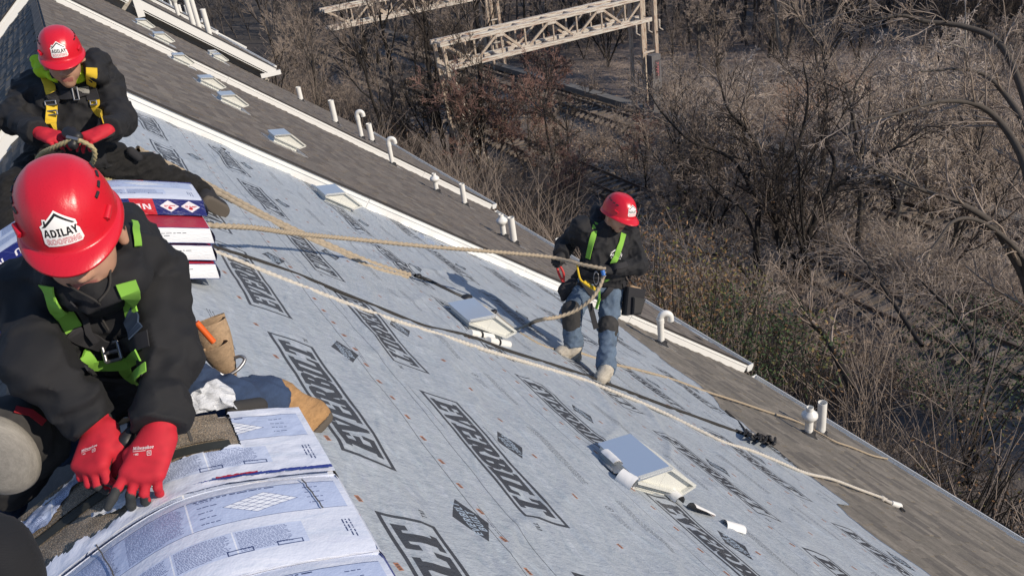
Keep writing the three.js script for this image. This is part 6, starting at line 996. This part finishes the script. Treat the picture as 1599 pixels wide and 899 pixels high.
function bush(px, py, d, R, n, sz, cols, mat, label, kind) {
  const p = at(px, py, d), y0 = groundH(p.x, p.z), g = thing(kind || 'leafy_bush', label, 'bush', V(p.x, y0, p.z)); mesh('leaves', leafCloud(n, R, sz, cols).translate(0, p.y - y0, 0), mat, g);
  const o = out0(); for (let i = 0; i < 14; i++) { const e = V(rr(-.8, .8) * R.x, p.y - y0 + rr(-.3, .7) * R.y, rr(-.8, .8) * R.z); tubePath(o, [V(rr(-.2, .2), -.1, rr(-.2, .2)), e.clone().multiplyScalar(.5).add(V(rr(-.3, .3), .4, rr(-.3, .3))), e], .03, .01, 4); } mesh('stem', geoFrom(o.pos, o.idx, o.uv), B.barkDark, g);
}
reseed(1200);
bush(1048, 452, 19.5, V(1.6, 2.0, 1.7), 1300, .05, [...BR, ...OL], B.leafBrown, 'bush full of dry brown leaves right of the standing roofer');
bush(1105, 490, 19, V(1.6, 1.6, 1.6), 1100, .045, OL, B.leafBrown, 'olive and brown leaved bush above the gutter end');
bush(1165, 525, 18.5, V(1.5, 1.2, 1.5), 1700, .045, GR, B.green, 'dark evergreen bush above the end of the white trim');
bush(1245, 545, 19, V(1.2, 1.0, 1.3), 600, .06, [...GR, ...OL], B.green, 'thin evergreen bush beside the leaning dark trunk');
bush(1535, 565, 22, V(2.2, 1.8, 2.2), 2600, .05, GR, B.green, 'large dark evergreen bush at the right edge');
bush(1530, 745, 18, V(1.6, 2.2, 1.6), 420, .045, [...OL, ...BR], B.leafBrown, 'sparse leaved bush low at the right edge');
scatter('dead_leaves', leafCloud(40, V(1.2, 1.2, 1.2), .04, [...OL, ...BR]), B.leafBrown, 130, () => { const x = rr(11, 26), z = rr(-45, -2), y = groundH(x, z) + rr(.5, 5); return V(x, y, z); }, [.7, 1.2], 'dead brown leaves caught in the thicket below the eaves', 'dead leaves');
scatter('leaf_litter', leafCloud(120, V(1.6, .06, 1.6), .08, [[.30, .22, .16], [.40, .31, .24], [.20, .15, .115]]), B.leafBrown, 1400, () => { const p = gpt(rr(440, 1640), rr(10, 620)); return p.x > 10 ? p.add(V(0, .06, 0)) : null; }, [.8, 1.4], 'brown leaf litter on the ground along the railway', 'leaf litter');
// evergreens outside the frame on the sunny side, which shade the thicket below the near eave
reseed(1300);
for (const [x, z, h] of [[26, 6, 15], [30, 1.5, 14], [23, 10, 16], [34, 6, 14], [28, 13, 16]]) { const g = thing('evergreen_tree', 'tall dark evergreen tree outside the picture beyond its right edge', 'tree', V(x, groundH(x, z), z), 'evergreens beyond the right edge'); mesh('trunk', rod(V(0, -.2, 0), V(0, h, 0), .2, .03, 8), B.barkDark, g); const cl = []; for (let k = 0; k < 7; k++) { const t = k / 6; cl.push(leafCloud(700, V(2.6 * (1.1 - t), h * .11, 2.6 * (1.1 - t)), .16, GR).translate(0, h * (.2 + .78 * t), 0)); } mesh('crown', merge(cl), B.green, g); }

// repeats that look alike are told apart by their place in their row
{
  const ord = ['first', 'second', 'third', 'fourth', 'fifth', 'sixth', 'seventh', 'eighth', 'ninth', 'tenth', 'eleventh', 'twelfth', 'thirteenth', 'fourteenth', 'fifteenth', 'sixteenth', 'seventeenth', 'eighteenth', 'nineteenth', 'twentieth', 'twenty-first', 'twenty-second', 'twenty-third', 'twenty-fourth', 'twenty-fifth', 'twenty-sixth', 'twenty-seventh', 'twenty-eighth'], by = {};
  for (const o of scene.children) if (o.userData.group && !/beyond the right edge/.test(o.userData.group)) (by[o.userData.group] ||= []).push(o);
  for (const k in by) by[k].map((o) => [o.position.clone().project(camera).x, o]).sort((a, b) => a[0] - b[0]).forEach(([, o], i, all) => { o.userData.label += ', ' + (i === all.length - 1 ? 'rightmost' : i ? ord[i] + ' from the left' : 'leftmost'); });
}

renderer.render(scene, camera);
